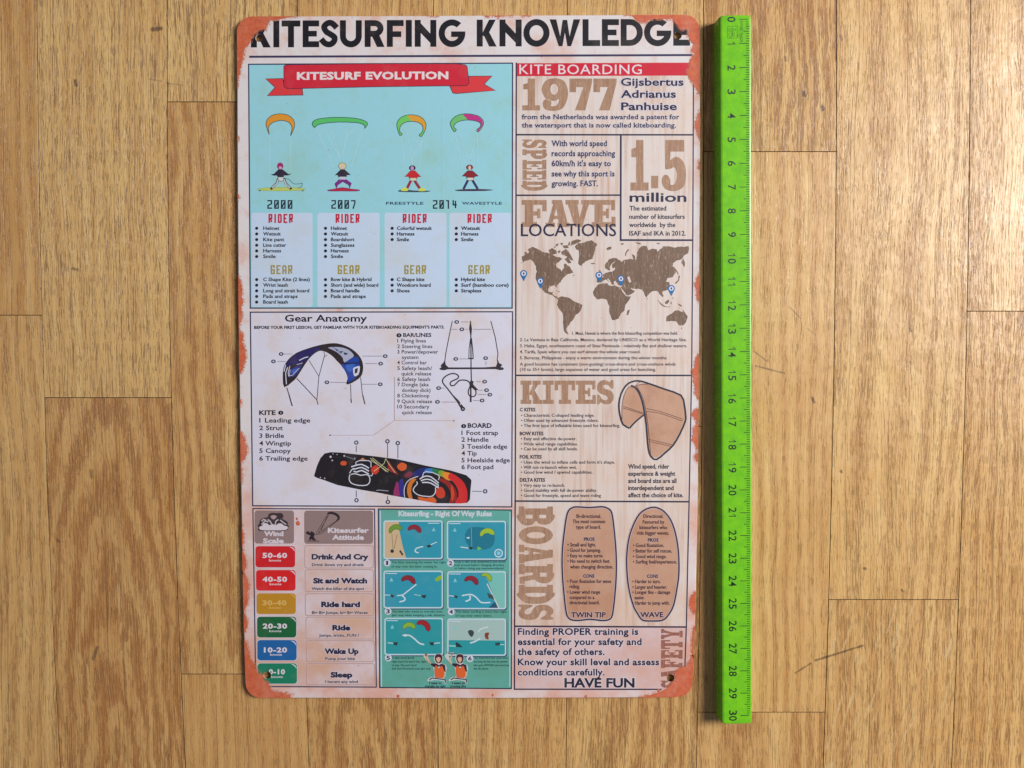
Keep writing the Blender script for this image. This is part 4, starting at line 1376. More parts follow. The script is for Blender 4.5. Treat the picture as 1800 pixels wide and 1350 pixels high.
BADGES = [
    (Zg, (195, 548, 692, 818), (204, 28, 34), "50-60", (462, 504, 980.4), (473, 494, 986.8), "Drink And Cry", (548.5, 646.5, 983), "Drink down cry and drunk", (548.5, 639.5, 995)),
    (Zg, (202, 838, 697, 1102), (214, 28, 30), "40-50", (462, 504, 1022.4), (474, 494.5, 1028.5), "Sit and Watch", (551.5, 644.5, 1025), "Watch the killer of the spot", (548, 640, 1037)),
    (Zh, (203, 14, 683, 272), (190, 134, 30), "30-40", (462, 503, 1063.7), (473, 494, 1070), "Ride hard", (565.5, 632, 1066.7), "Big Big Jumps, big Big Waves", (548.5, 646, 1079)),
    (Zh, (210, 292, 688, 550), (22, 96, 52), "20-30", (462.5, 504, 1104.7), (473.5, 494.5, 1111), "Ride", (585, 615, 1107.7), "Jumps, tricks...FUN !", (561, 630.5, 1119)),
    (Zh, (212, 568, 692, 822), (26, 96, 158), "10-20", (464.5, 504, 1146.6), (475, 495.5, 1152.4), "Wake Up", (571.5, 629.5, 1149), "Pump your kite", (572, 623.5, 1160)),
    (Zh, (215, 845, 697, 1098), (22, 124, 92), "0-10", (473, 500.5, 1185), (477, 497, 1191.5), "Sleep", (582, 618.5, 1190.4), "I havent any wind", (572, 629, 1200.5)),
]
for k, (Z_, bx, col, t1, p1, p2, t2, p3, t3, p4) in enumerate(BADGES):
    sh = Sheet(Z2)
    sh.shape([Z_(rrect(*bx, 38))], (206, 196, 206))
    q = 6
    sh.shape([Z_(rrect(bx[0] + q, bx[1] + q, bx[2] - q - 2, bx[3] - q, 36))], col)
    ax, ay = bx[2], bx[1]
    light = (218, 206, 214) if k != 2 else (222, 164, 84)
    sh.poly(Z_([(ax - 78, ay + 14), (ax - 40, ay + 20), (ax - 18, ay + 44), (ax - 14, ay + 70), (ax - 32, ay + 44), (ax - 56, ay + 26)]), light, 2)
    wcol = (222, 210, 216) if k != 2 else (216, 172, 96)
    text(sh, t1, p1[0], p1[1], p1[2], 8.2, wcol, 0.04, space=1.1)
    text(sh, "knots", p2[0], p2[1], p2[2], 3.6, wcol, 0.02)
    sheet_part(sh, "speed_badge", 'ink', wind)
ROWB = [(Zg, (802, 549, 1636, 820)), (Zg, (806, 840, 1636, 1108)), (Zh, (788, 25, 1600, 284)), (Zh, (795, 302, 1600, 562)), (Zh, (799, 582, 1606, 832)), (Zh, (803, 855, 1610, 1105))]
for (Z_, bx), bd in zip(ROWB, BADGES):
    sh = Sheet(Z2 + 0.000006)
    ol = Z_(rrect(*bx, 26))
    sh.line(ol, 2.0, (216, 200, 200), closed=True)
    sh.line(ol, 0.9, (166, 108, 98), closed=True)
    t2, p3, t3, p4 = bd[6:]
    text(sh, t2, p3[0], p3[1], p3[2], 8.6, (40, 34, 64), 0.055, res=3, halo=(214, 200, 206), hw=0.07)
    text(sh, t3, p4[0], p4[1], p4[2], 4.6, (60, 44, 66), 0.03, halo=(212, 198, 202), hw=0.06)
    sheet_part(sh, "caption_box", 'ink', wind)

# ---- panel: right of way rules
Zi = lambda p: zt(660, 880, 7.2, p)
Zj = lambda p: zt(660, 1040, 6.752, p)
g = Sheet(Z1)
F_ = [(665, 894.8), (899, 896.5), (898.8, 1210.5), (667.4, 1208.5)]
g.shape([F_], (255, 255, 255))
rules = sheet_part(g, "rules_panel", 'teal')
sh = Sheet(Z2)
frame(sh, F_, 2.0, (36, 34, 66))
sh.line([(668.5, 898), (670.6, 1207)], 2.0, (190, 200, 222))
sh.line([(896.5, 900), (896.3, 1207)], 2.0, (170, 206, 206))
text(sh, "Kitesurfing - Right Of Way Rules", 701, 864, 907, 8.6, (200, 206, 212), 0.05, hw=0.06)
sheet_part(sh, "lettering", 'ink', rules)
PICS = [(Zi, (100, 250, 852, 742)), (Zi, (903, 255, 1655, 750)), (Zi, (100, 885, 855, 1498)), (Zi, (905, 892, 1655, 1500)), (Zj, (105, 310, 805, 755)), (Zj, (852, 318, 1552, 762))]
PIC2 = []
for Z_, b in PICS:
    a = Z_([(b[0], b[1]), (b[2], b[3])])
    PIC2.append((a[0][0], a[0][1], a[1][0], a[1][1]))
PIC2[2] = (674, 1003, 778.8, 1069.5)
PIC2[3] = (786, 1004, 890, 1071)


def kiteblob(sh, x, y, s, ang, c1, c2):
    pts = [(-11, 4), (-10, -1), (-5, -5), (2, -6), (9, -3), (12, 3), (10, 6), (6, 5), (2, 2), (-4, 2), (-8, 5)]
    ca_, sa_ = math.cos(R(ang)), math.sin(R(ang))
    q = [(x + s * (a * ca_ - b * sa_), y + s * (a * sa_ + b * ca_)) for a, b in pts]
    sh.poly(q, c1, 2, c2, 0.8)


WHT = (206, 220, 226)
FIG = (38, 58, 58)
for k, b in enumerate(PIC2):
    sh = Sheet(Z2 + 0.000004)
    x0, y0, x1, y1 = b
    w, h = x1 - x0, y1 - y0
    box = rrect(x0, y0, x1, y1, 4.5)
    sh.shape([rrect(x0 + 1.2, y0 + 1.4, x1 + 1.6, y1 + 2.0, 4.5)], (52, 84, 110))
    sh.shape([box], (190, 212, 220))
    inn = rrect(x0 + 2.4, y0 + 2.4, x1 - 2.4, y1 - 2.4, 3)
    sea = (46, 150, 172) if k < 4 else (40, 150, 156)
    sh.shape([inn], sea)
    if k == 0:
        sh.shape([[(x0, y0), (x0 + 27, y0), (x0 + 28, y0 + 18), (x0 + 34, y0 + 46), (x0 + 41, y1), (x0, y1)]], (204, 176, 138), clip=inn)
        kiteblob(sh, x0 + 20, y0 + 14, 1.05, -20, (110, 150, 50), (60, 100, 50))
        kiteblob(sh, x0 + 55, y0 + 14, 1.05, 180 + 190, (140, 40, 52), (90, 30, 50))
        for s in ([(x0 + 15, y0 + 24), (x0 + 17, y0 + 50)], [(x0 + 24, y0 + 25), (x0 + 19, y0 + 50)]):
            sh.line(s, 0.8, (130, 90, 60))
        sh.disc(x0 + 15.5, y0 + 54, 3.2, (56, 40, 54))
        sh.line([(x0 + 29, y0 + 53), (x0 + 34, y0 + 61)], 3.0, (62, 46, 60))
        sh.line([(x0 + 70, y0 + 46), (x0 + 58, y0 + 49), (x0 + 56, y0 + 55), (x0 + 62, y0 + 57)], 2.0, WHT, 2)
        sh.line([(x0 + 76, y0 + 46), (x0 + 94, y0 + 38)], 1.4, WHT)
        sh.poly([(x0 + 75, y0 + 45), (x0 + 82, y0 + 42), (x0 + 85, y0 + 46), (x0 + 79, y0 + 48)], FIG)
    if k == 1:
        sh.poly([(x0 + 32, y0 + 24), (x0 + 40, y0 + 12), (x0 + 55, y0 + 11), (x0 + 72, y0 + 14), (x0 + 84, y0 + 26), (x0 + 82, y0 + 42), (x0 + 70, y0 + 50), (x0 + 46, y0 + 50), (x0 + 34, y0 + 38)], (30, 118, 140), 2)
        kiteblob(sh, x0 + 70, y0 + 20, 1.15, -10, (160, 190, 50), (50, 110, 100))
        sh.line([(x0 + 43, y0 + 12), (x0 + 44, y0 + 48)], 0.7, (130, 190, 200))
        sh.line([(x0 + 24, y0 + 46), (x0 + 38, y0 + 48)], 1.6, WHT)
        sh.poly([(x0 + 38, y0 + 46), (x0 + 46, y0 + 46), (x0 + 44, y0 + 51), (x0 + 40, y0 + 50)], FIG)
        sh.poly([(x0 + 54, y0 + 45), (x0 + 62, y0 + 49), (x0 + 54, y0 + 52)], (120, 190, 90))
        sh.ring(x0 + 91, y0 + 57, 7.6, 2.0, WHT, 16)
        sh.disc(x0 + 91, y0 + 57, 3.4, (140, 200, 216))
        sh.disc(x0 + 37.5, y0 + 30, 3.0, WHT, 1.4)
    if k == 2:
        kiteblob(sh, x0 + 44, y0 + 15, 1.1, 10, (140, 36, 50), (80, 30, 50))
        sh.shape([catmull([(x0 + 90, y0 + 16), (x0 + 96, y0 + 10), (x0 + 104, y0 + 8), (x0 + 104, y0 + 13), (x0 + 95, y0 + 19)], 2)], (140, 180, 50), clip=inn)
        sh.line([(x0 + 24, y0 + 44), (x0 + 34, y0 + 43), (x0 + 58, y0 + 24)], 2.0, WHT)
        sh.line([(x0 + 33, y0 + 44), (x0 + 38, y0 + 49), (x0 + 36, y0 + 53), (x0 + 28, y0 + 55)], 2.4, WHT, 2)
        sh.line([(x0 + 2.5, y0 + 43), (x0 + 14, y0 + 43)], 1.3, WHT)
        sh.poly([(x0 + 12, y0 + 42), (x0 + 19, y0 + 43), (x0 + 17, y0 + 48), (x0 + 13, y0 + 46)], FIG)
        sh.line([(x0 + 54, y0 + 42), (x0 + 66, y0 + 44)], 1.3, (160, 210, 190))
        sh.poly([(x0 + 66, y0 + 43), (x0 + 76, y0 + 43), (x0 + 73, y0 + 49), (x0 + 68, y0 + 47)], FIG)
    if k == 3:
        sh.shape([[(x0 + 74, y0), (x0 + 80, y0 + 28), (x0 + 100, y1), (x0 + 70, y1), (x0 + 88, y0 + 50)]], (24, 80, 110), clip=inn)
        sh.shape([[(x0 + 64, y0), (x0 + 72, y0 + 18), (x0 + 92, y1 + 1), (x1, y1), (x1, y0)]], (120, 190, 180), clip=inn)
        sh.line([(x0 + 70, y0 + 22), (x0 + 80, y0 + 42), (x0 + 91, y0 + 65)], 2.0, (206, 206, 200))
        kiteblob(sh, x0 + 43, y0 + 15, 1.1, 15, (140, 36, 50), (80, 30, 60))
        kiteblob(sh, x0 + 70, y0 + 9, 0.9, 30, (150, 180, 50), (60, 110, 70))
        sh.line([(x0 + 26, y0 + 43), (x0 + 42, y0 + 41), (x0 + 52, y0 + 47), (x0 + 60, y0 + 55), (x0 + 76, y0 + 55)], 2.2, WHT, 3)
        sh.line([(x0 + 40, y0 + 43), (x0 + 40, y0 + 50), (x0 + 32, y0 + 53)], 2.4, WHT, 2)
        sh.line([(x0 + 2.5, y0 + 43), (x0 + 14, y0 + 44)], 1.3, WHT)
        sh.poly([(x0 + 12, y0 + 42), (x0 + 19, y0 + 44), (x0 + 17, y0 + 48), (x0 + 13, y0 + 46)], FIG)
        sh.poly([(x0 + 70, y0 + 38), (x0 + 80, y0 + 42), (x0 + 83, y0 + 50), (x0 + 73, y0 + 47)], (60, 80, 80))
    if k == 4:
        kiteblob(sh, x0 + 43, y0 + 14, 1.0, -5, (140, 176, 50), (60, 110, 60))
        kiteblob(sh, x0 + 70, y0 + 12, 1.15, 30, (160, 34, 40), (90, 30, 50))
        sh.line([(x0 + 32, y0 + 31), (x0 + 44, y0 + 31), (x0 + 54, y0 + 38), (x0 + 62, y0 + 45), (x0 + 70, y0 + 47)], 2.4, WHT, 3)
        sh.disc(x0 + 37, y0 + 31, 3.4, WHT, 2.0)
        for (p, q, r_) in ((6, 17, 20), (98, 87, 84)):
            sh.line([(x0 + p, y0 + 44), (x0 + q, y0 + 45)], 1.4, WHT)
            sh.poly([(x0 + r_ - 5, y0 + 43), (x0 + r_ + 4, y0 + 43), (x0 + r_ + 2, y0 + 49), (x0 + r_ - 3, y0 + 48)], FIG)
    if k == 5:
        sh.shape([[(x0, y0), (x1, y0), (x1, y0 + 39), (x0, y0 + 38)]], (164, 190, 184), clip=inn)
        sh.line([(x0 + 54, y0 + 24), (x0 + 60, y0 + 18), (x0 + 72, y0 + 15)], 2.0, (206, 216, 214), 2)
        sh.line([(x0 + 40, y0 + 43), (x0 + 48, y0 + 41), (x0 + 58, y0 + 35)], 2.4, WHT, 2)
        sh.poly([(x0 + 36, y0 + 23), (x0 + 42, y0 + 20), (x0 + 47, y0 + 24), (x0 + 45, y0 + 31), (x0 + 41, y0 + 32)], (60, 66, 74), 2)
        sh.poly([(x0 + 66, y0 + 26), (x0 + 74, y0 + 25), (x0 + 72, y0 + 31), (x0 + 73, y0 + 37), (x0 + 67, y0 + 35)], (140, 60, 44), 2)
        sh.line([(x0 + 3, y0 + 48), (x0 + 18, y0 + 49)], 2.2, (150, 210, 196))
        sh.poly([(x0 + 15, y0 + 41), (x0 + 22, y0 + 45), (x0 + 27, y0 + 51), (x0 + 15, y0 + 50)], (36, 52, 62))
        sh.poly([(x0 + 84, y0 + 43), (x0 + 92, y0 + 42), (x0 + 93, y0 + 47), (x0 + 85, y0 + 48)], (40, 70, 70))
        sh.line([(x0 + 93, y0 + 46), (x0 + 100, y0 + 46)], 1.2, WHT)
    # wind bar and arrow in a corner of each picture
    ax = x1 - 16 if k == 0 else x0 + 14
    sh.line([(ax - 10, y0 + 5), (ax + 10, y0 + 5)], 1.4, (196, 216, 222))
    sh.poly([(ax, y0 + 12), (ax + 3.4, y0 + 19), (ax - 3.4, y0 + 19)], (130, 196, 206))
    sheet_part(sh, "rule_picture", 'ink', rules)
sh = Sheet(Z2 + 0.00006)
DG = (36, 92, 92)
RL = [("The kiter entering the water has right", 688, 784, 990), ("of way over the kiter coming in.", 688, 769, 997.6), ("Keep a safe area downwind and down", 799, 889, 989), ("look around before changing direction", 799, 886, 995), ("or before doing any manoeuvre/jump!", 799, 886, 1000.6),
      ("The kiter who wants to overtake must", 689, 778, 1076.6), ("give way while keeping a safe distance", 689, 782, 1083), ("The kiter surfing a wave has right", 801, 891, 1077), ("of way over other kiters.", 801, 865, 1084),
      ("On collision course the kiter with", 689, 728, 1158), ("right hand forward has right", 689, 750, 1164.6), ("of way. The port hand", 689, 732, 1171), ("(left hand forward) must give way", 689, 757, 1177),
      ("The downwind kiter must lower", 833, 894, 1158), ("and keep the kite low, the upwind", 833, 892, 1164.6), ("kiter goes UPWARD and must keep", 833, 895, 1171), ("the kite above.", 833, 859, 1177)]
for s, a, b, y in RL:
    text(sh, s, a, b, y, 3.7, DG, 0.008)
for ch, x, y in (("1", 680.5, 989.5), ("2", 792, 990), ("3", 682, 1074.6), ("4", 793, 1075.4), ("5", 682.5, 1156.4), ("6", 826, 1157.5)):
    sh.mark("number_disc")
    sh.disc(x, y, 6.2, (204, 208, 222), n=18)
    text(sh, ch, x - (1.1 if ch == '1' else 2.8), x + (1.1 if ch == '1' else 2.8), y + 3.4, 6.8, (46, 36, 64), 0.03)
text(sh, "I want to", 755, 776, 1202.6, 4.0, (50, 60, 70), 0.03)
text(sh, "overtake my right", 747, 783, 1208, 3.8, (40, 70, 66), 0.02)
text(sh, "I want to", 795, 817, 1202.6, 4.0, (50, 60, 70), 0.03)
text(sh, "crossing jibe", 791, 819, 1208, 3.8, (40, 70, 66), 0.02)
sheet_part(sh, "rule_text", 'ink', rules)


def signaller(dx, arm2):
    sh = Sheet(Z2 + 0.00008)
    T = lambda p: [(660 + (x + dx) / 6.752, 1040 + y / 6.752) for x, y in p]
    HL = (196, 202, 196)
    body = [(650, 850), (710, 845), (690, 800), (705, 755), (750, 735), (795, 755), (798, 810), (780, 850), (830, 865), (848, 910), (835, 960), (832, 1000), (800, 1045), (840, 1050), (835, 1100), (815, 1080), (800, 1060), (700, 1050), (625, 1065), (615, 1045), (660, 1012), (700, 1010), (690, 930), (680, 880), (640, 850), (590, 800), (568, 760), (585, 740), (620, 740), (620, 775), (650, 830)]
    sh.shape([catmull(T(body), 2)], HL)
    inb = lambda f: [(x * 1.0, y) for x, y in f]
    if arm2:
        sh.line(T([(660, 860), (625, 835), (650, 760), (680, 735)]), 2.6, HL)
        sh.line(T([(660, 862), (622, 835), (640, 780), (665, 740)]), 2.0, (206, 160, 124))
        sh.line(T([(600, 710), (625, 735), (680, 730)]), 2.6, HL)
        sh.line(T([(608, 720), (630, 738), (690, 735)]), 1.5, (60, 50, 60))
    else:
        sh.line(T([(655, 852), (610, 800), (595, 755)]), 3.0, (204, 158, 126))
        sh.disc(*T([(600, 750)])[0], 2.4, (150, 90, 76))
    sh.poly(T([(655, 852), (715, 850), (750, 870), (785, 855), (825, 870), (835, 950), (815, 950), (800, 890), (710, 890), (700, 900), (660, 870)]), (56, 30, 50))
    sh.poly(T([(718, 870), (735, 895), (750, 915), (770, 895), (785, 875), (800, 900), (822, 950), (805, 1025), (712, 1020), (700, 935), (705, 895)]), (222, 98, 44), line=(120, 50, 44), lw=0.5)
    sh.line(T([(822, 950), (828, 990), (800, 1035)]), 2.2, (212, 176, 150))
    sh.poly(T([(705, 800), (712, 755), (750, 740), (790, 758), (792, 810), (770, 848), (728, 848)]), (70, 34, 48), 2)
    sh.poly(T([(722, 790), (745, 776), (772, 788), (768, 820), (748, 842), (728, 822)]), (222, 176, 150), 2)
    sh.line(T([(733, 796), (740, 795)]), 0.6, (60, 40, 50))
    sh.line(T([(755, 795), (763, 796)]), 0.6, (60, 40, 50))
    sh.line(T([(742, 823), (755, 823)]), 0.7, (180, 60, 60))
    sh.poly(T([(748, 845), (742, 858), (758, 875), (766, 855)]), (216, 190, 186))
    sh.line(T([(640, 1050), (670, 1025), (790, 1040)]), 1.9, (58, 44, 76))
    sh.line(T([(790, 1040), (830, 1050), (830, 1085)]), 1.8, (58, 44, 76))
    sheet_part(sh, "signaller_drawing", 'ink', rules)


signaller(0, False)
signaller(253, True)

# ---- column of facts on the right
g = Sheet(Z1)
Fc = [(907.8, 111), (1219, 109), (1218.6, 240), (1217.8, 421), (1216, 655), (1211.8, 885), (1206.5, 1100), (904.8, 1100.5), (905.6, 880), (906.5, 600)]
g.shape([Fc], (255, 255, 255))
facts = sheet_part(g, "facts_panel", 'grain')
g = Sheet(Z1)
g.shape([[(904.8, 1101), (1206.3, 1101), (1203.5, 1211.5), (904.3, 1211.5)]], (255, 255, 255))
safe = sheet_part(g, "safety_panel", 'safety')
sh = Sheet(Z2)
LN = (38, 36, 66)
sh.line([(907.6, 110), (906.5, 600), (905.6, 880), (904.6, 1100), (904.3, 1211.5), (1163, 1211.8)], 2.4, LN)
sh.line([(1219, 110), (1218.6, 240), (1217.8, 421), (1215.8, 655), (1211.2, 885), (1206.5, 1100), (1203.6, 1180)], 2.2, LN)
sh.line([(908, 236.8), (1218.5, 237)], 2.8, LN)
sh.line([(908, 343.3), (1090.5, 343)], 2.8, LN)
sh.line([(1091.3, 238.2), (1091, 422), (1217.5, 422.2)], 3.2, LN)
sh.line([(907.6, 659.8), (1215, 660)], 2.8, LN)
sh.line([(906.5, 880.8), (1210.5, 882)], 2.8, LN)
sh.line([(905.6, 1100.8), (1205.5, 1102.2)], 2.8, LN)
sheet_part(sh, "frame_line", 'ink', facts)
sh = Sheet(Z2 + 0.00001)
sh.shape([[(909, 111.2), (1214, 110.2), (1210, 132.8), (909, 133.8)]], (206, 30, 54))
text(sh, "KITE BOARDING", 913, 1128, 130.2, 16.6, (228, 214, 218), 0.004, res=3, space=1.08)
sheet_part(sh, "heading_bar", 'ink', facts)
sh = Sheet(Z2 + 0.000004)
WORDS_ = {0: 'display_word', 4: 'display_word', 7: 'display_word', 11: 'display_word'}
for k_, (ch, b) in enumerate((('1', (918, 138, 949, 194)), ('9', (952, 137.5, 998, 194.5)), ('7', (1001, 138, 1041, 194)), ('7', (1043, 138, 1084, 194)),
              ('1', (1108, 246, 1140, 335)), ('.', (1144.5, 309, 1157, 331)), ('5', (1163, 246, 1206, 335)),
              ('F', (917, 351.5, 961, 399)), ('A', (959, 351.5, 1001, 399)), ('V', (994, 351.5, 1040, 399)), ('E', (1040, 351.5, 1082, 399)),
              ('K', (915, 669, 952, 710)), ('I', (954, 669, 973.5, 710)), ('T', (975, 669, 1011, 710)), ('E', (1012, 669, 1047.5, 710)), ('S', (1049, 668.5, 1079, 710.5)))):
    if k_ in WORDS_:
        sh.mark('display_word')
    slab(sh, ch, b[0], b[1], b[2], b[3])
sh.mark('display_word')
for ch, a, b in (('S', 245, 260.5), ('P', 262.5, 279.5), ('E', 281, 298), ('E', 299, 316), ('D', 317.5, 335)):
    slab(sh, ch, 918.5, a, 960.5, b, 90)
sh.mark('display_word')
for ch, a, b in (('B', 890.3, 923.5), ('O', 925, 956.6), ('A', 957.5, 990.5), ('R', 991.5, 1026), ('D', 1028, 1061), ('S', 1062.5, 1090)):
    slab(sh, ch, 912, a, 972, b, 90)
sheet_part(sh, "slab_lettering", 'slab', facts)
sh = Sheet(Z2 + 0.000004)
for ch, a, b in (('Y', 1105.5, 1123.5), ('T', 1125, 1141), ('E', 1142.5, 1158), ('F', 1159.5, 1174.5), ('A', 1176, 1194), ('S', 1196, 1209.5)):
    slab(sh, ch, 1162, a, 1200, b, -90)
sheet_part(sh, "slab_lettering", 'redslab', safe)

sh = Sheet(Z2 + 0.00006)
NV = (34, 34, 66)
H2 = (220, 208, 214)
for s, a, b, y in (("Gijsbertus", 1092, 1201, 150.4), ("Adrianus", 1092, 1187.5, 171.5), ("Panhuise", 1092.5, 1189, 193.2)):
    text(sh, s, a, b, y, 12.8, NV, 0.026, res=3, halo=H2, hw=0.06)
for s, a, b, y in (("from the Netherlands was awarded a patent for", 917.5, 1194, 209.4), ("the watersport that is now called kiteboarding.", 917.5, 1188, 224)):
    text(sh, s, a, b, y, 8.2, NV, 0.024, halo=H2, hw=0.05)
for s, a, b, y in (("With world speed", 970, 1066.5, 256.8), ("records approaching", 970, 1081, 274.4), ("60km/h it's easy to", 970, 1073.6, 292), ("see why this sport is", 970, 1080, 310), ("growing. FAST.", 970, 1051, 327.2)):
    text(sh, s, a, b, y, 9.8, NV, 0.026, halo=H2, hw=0.05)
text(sh, "million", 1107.5, 1206, 354.4, 15.6, NV, 0.016, res=3)
for s, a, b, y in (("The estimated", 1107, 1171, 370), ("number of kitesurfers", 1106.5, 1203.5, 384.6), ("worldwide  by the", 1106.5, 1187, 399), ("ISAF and IKA in 2012.", 1106.5, 1205.5, 414)):
    text(sh, s, a, b, y, 8.0, NV, 0.016)
text(sh, "LOCATIONS", 916, 1083, 415, 21.4, (40, 38, 66), 0.006, res=3)
NT = [("1. Maui, Hawaii is where the first kitesurfing competition was held.", 1006, 1191.5, 588.3), ("2. La Ventana in Baja California, Mexico, declared by UNESCO as a World Heritage Site.", 914, 1207, 599.8),
      ("3. Haba, Egypt, southeastern coast of Sinai Peninsula - relatively flat and shallow waters.", 914, 1207.5, 610.4), ("4. Tarifa, Spain where you can surf almost the whole year round.", 914, 1126, 621),
      ("5. Boracay, Philippines - enjoy a warm environment during the winter months.", 914, 1173, 631.5), ("A good location has consistent (non-gusting) cross-shore and cross-onshore winds", 914, 1187.5, 642.6),
      ("(10 to 35+ knots), large expanses of water and good areas for launching.", 914, 1153, 652)]
for s, a, b, y in NT:
    text(sh, s, a, b, y, 5.4, (66, 48, 60), 0.010)
KT = [("C KITES", 914, 941, 723, 1), ("• Characteristic C-shaped leading edge.", 916, 1045, 732.6, 0), ("• Often used by advanced freestyle riders.", 916, 1052, 741.6, 0), ("• The first type of inflatable kites used for kitesurfing.", 916, 1090, 750.6, 0),
      ("BOW KITES", 914, 955, 765, 1), ("• Easy and effective de-power.", 916, 1013.5, 773.8, 0), ("• Wide wind range capabilities.", 916, 1015.5, 783, 0), ("• Can be used by all skill levels.", 916, 1015.5, 791.6, 0),
      ("FOIL KITES", 914, 952, 806, 1), ("• Uses the wind to inflate cells and form it's shape.", 916, 1081, 815, 0), ("• Will not re-launch when wet.", 916, 1014, 824, 0), ("• Good low wind / upwind capabilities.", 916, 1041.5, 832.6, 0),
      ("DELTA KITES", 914, 958, 846.6, 1), ("• Very easy to re-launch.", 916, 993, 855.6, 0), ("• Good stability with full de-power ability.", 916, 1049.5, 864.5, 0), ("• Good for freestyle, speed and wave riding", 916, 1056.5, 873.6, 0)]
for s, a, b, y, k in KT:
    text(sh, s, a, b, y, 6.0 if k else 5.4, (54, 44, 62), 0.03 if k else 0.010)
for s, b, y in (("Wind speed, rider", 1176, 823.6), ("experience & weight", 1187, 836.2), ("and board size are all", 1189, 848.8), ("interdependent and", 1184, 861.4), ("affect the choice of kite.", 1201, 874)):
    text(sh, s, 1104.5, b, y, 7.6, (38, 34, 56), 0.022)
sheet_part(sh, "lettering", 'ink', facts)

# map
Zm = lambda p: zt(900, 410, 5.4545, p)
rr_ = random.Random(3)
sh = Sheet(Z2 + 0.000004)
EUR = [(815, 470), (812, 425), (850, 420), (880, 425), (868, 400), (900, 380), (935, 372), (960, 368), (985, 345), (990, 325), (965, 335), (955, 318), (972, 285), (985, 270), (970, 280), (945, 305), (935, 325), (940, 350), (925, 360), (912, 345), (890, 335), (888, 305), (905, 285), (925, 255), (955, 240), (1000, 240), (1040, 262), (1050, 280), (1075, 255), (1110, 248), (1140, 245), (1165, 250), (1150, 215), (1150, 195), (1175, 215), (1190, 265), (1195, 200), (1215, 150), (1250, 120), (1295, 125), (1305, 165), (1350, 148), (1385, 155), (1395, 175), (1430, 150), (1450, 125), (1520, 128), (1560, 140), (1590, 125), (1640, 130), (1695, 125), (1698, 150), (1685, 190), (1650, 215), (1625, 250), (1580, 262), (1545, 285), (1535, 320), (1560, 325), (1575, 350), (1565, 395), (1530, 425), (1490, 430), (1480, 465), (1510, 470), (1515, 500), (1500, 540), (1450, 555), (1440, 570), (1455, 600), (1440, 612), (1415, 585), (1405, 560), (1385, 550), (1345, 555), (1310, 590), (1290, 618), (1265, 570), (1245, 545), (1220, 535), (1150, 530), (1125, 512), (1150, 540), (1178, 553), (1165, 570), (1110, 600), (1095, 590), (1070, 550), (1045, 520), (1060, 500), (1020, 495), (1000, 470), (990, 455), (975, 470), (985, 490), (960, 490), (945, 465), (920, 430), (910, 440), (935, 470), (900, 445), (875, 455), (855, 470)]
AFR = [(830, 490), (870, 480), (915, 478), (930, 500), (965, 505), (985, 500), (1035, 520), (1060, 560), (1095, 605), (1140, 605), (1125, 640), (1085, 690), (1080, 740), (1045, 770), (1020, 820), (985, 832), (960, 830), (945, 790), (930, 750), (935, 700), (915, 665), (910, 640), (870, 625), (820, 635), (785, 600), (778, 565), (790, 530)]
NAM = [(95, 225), (130, 200), (160, 185), (150, 150), (205, 132), (245, 150), (300, 180), (345, 190), (380, 205), (420, 225), (470, 235), (480, 250), (450, 275), (420, 300), (430, 330), (465, 350), (475, 375), (485, 345), (500, 335), (495, 305), (515, 292), (550, 320), (575, 360), (590, 380), (540, 390), (525, 400), (490, 425), (465, 470), (430, 500), (435, 525), (425, 520), (405, 500), (370, 505), (345, 530), (350, 560), (375, 570), (390, 560), (395, 590), (430, 610), (455, 625), (440, 630), (400, 610), (370, 585), (320, 570), (295, 545), (270, 500), (240, 470), (225, 420), (235, 370), (225, 310), (200, 270), (170, 250), (130, 265), (65, 300), (110, 275), (95, 250)]
SAM = [(445, 615), (480, 605), (540, 615), (590, 650), (680, 690), (655, 750), (605, 790), (590, 830), (560, 850), (545, 880), (530, 900), (520, 930), (545, 970), (520, 965), (495, 930), (490, 860), (488, 770), (455, 730), (432, 685), (440, 640)]
GRN = [(605, 125), (640, 95), (700, 85), (760, 68), (820, 105), (795, 150), (785, 205), (770, 245), (700, 270), (665, 315), (640, 305), (635, 265), (645, 200), (640, 165), (610, 150)]
AUS = [(1478, 800), (1480, 845), (1530, 840), (1575, 845), (1600, 880), (1640, 885), (1670, 850), (1685, 800), (1650, 750), (1640, 730), (1635, 755), (1610, 745), (1590, 735), (1560, 745), (1530, 770)]
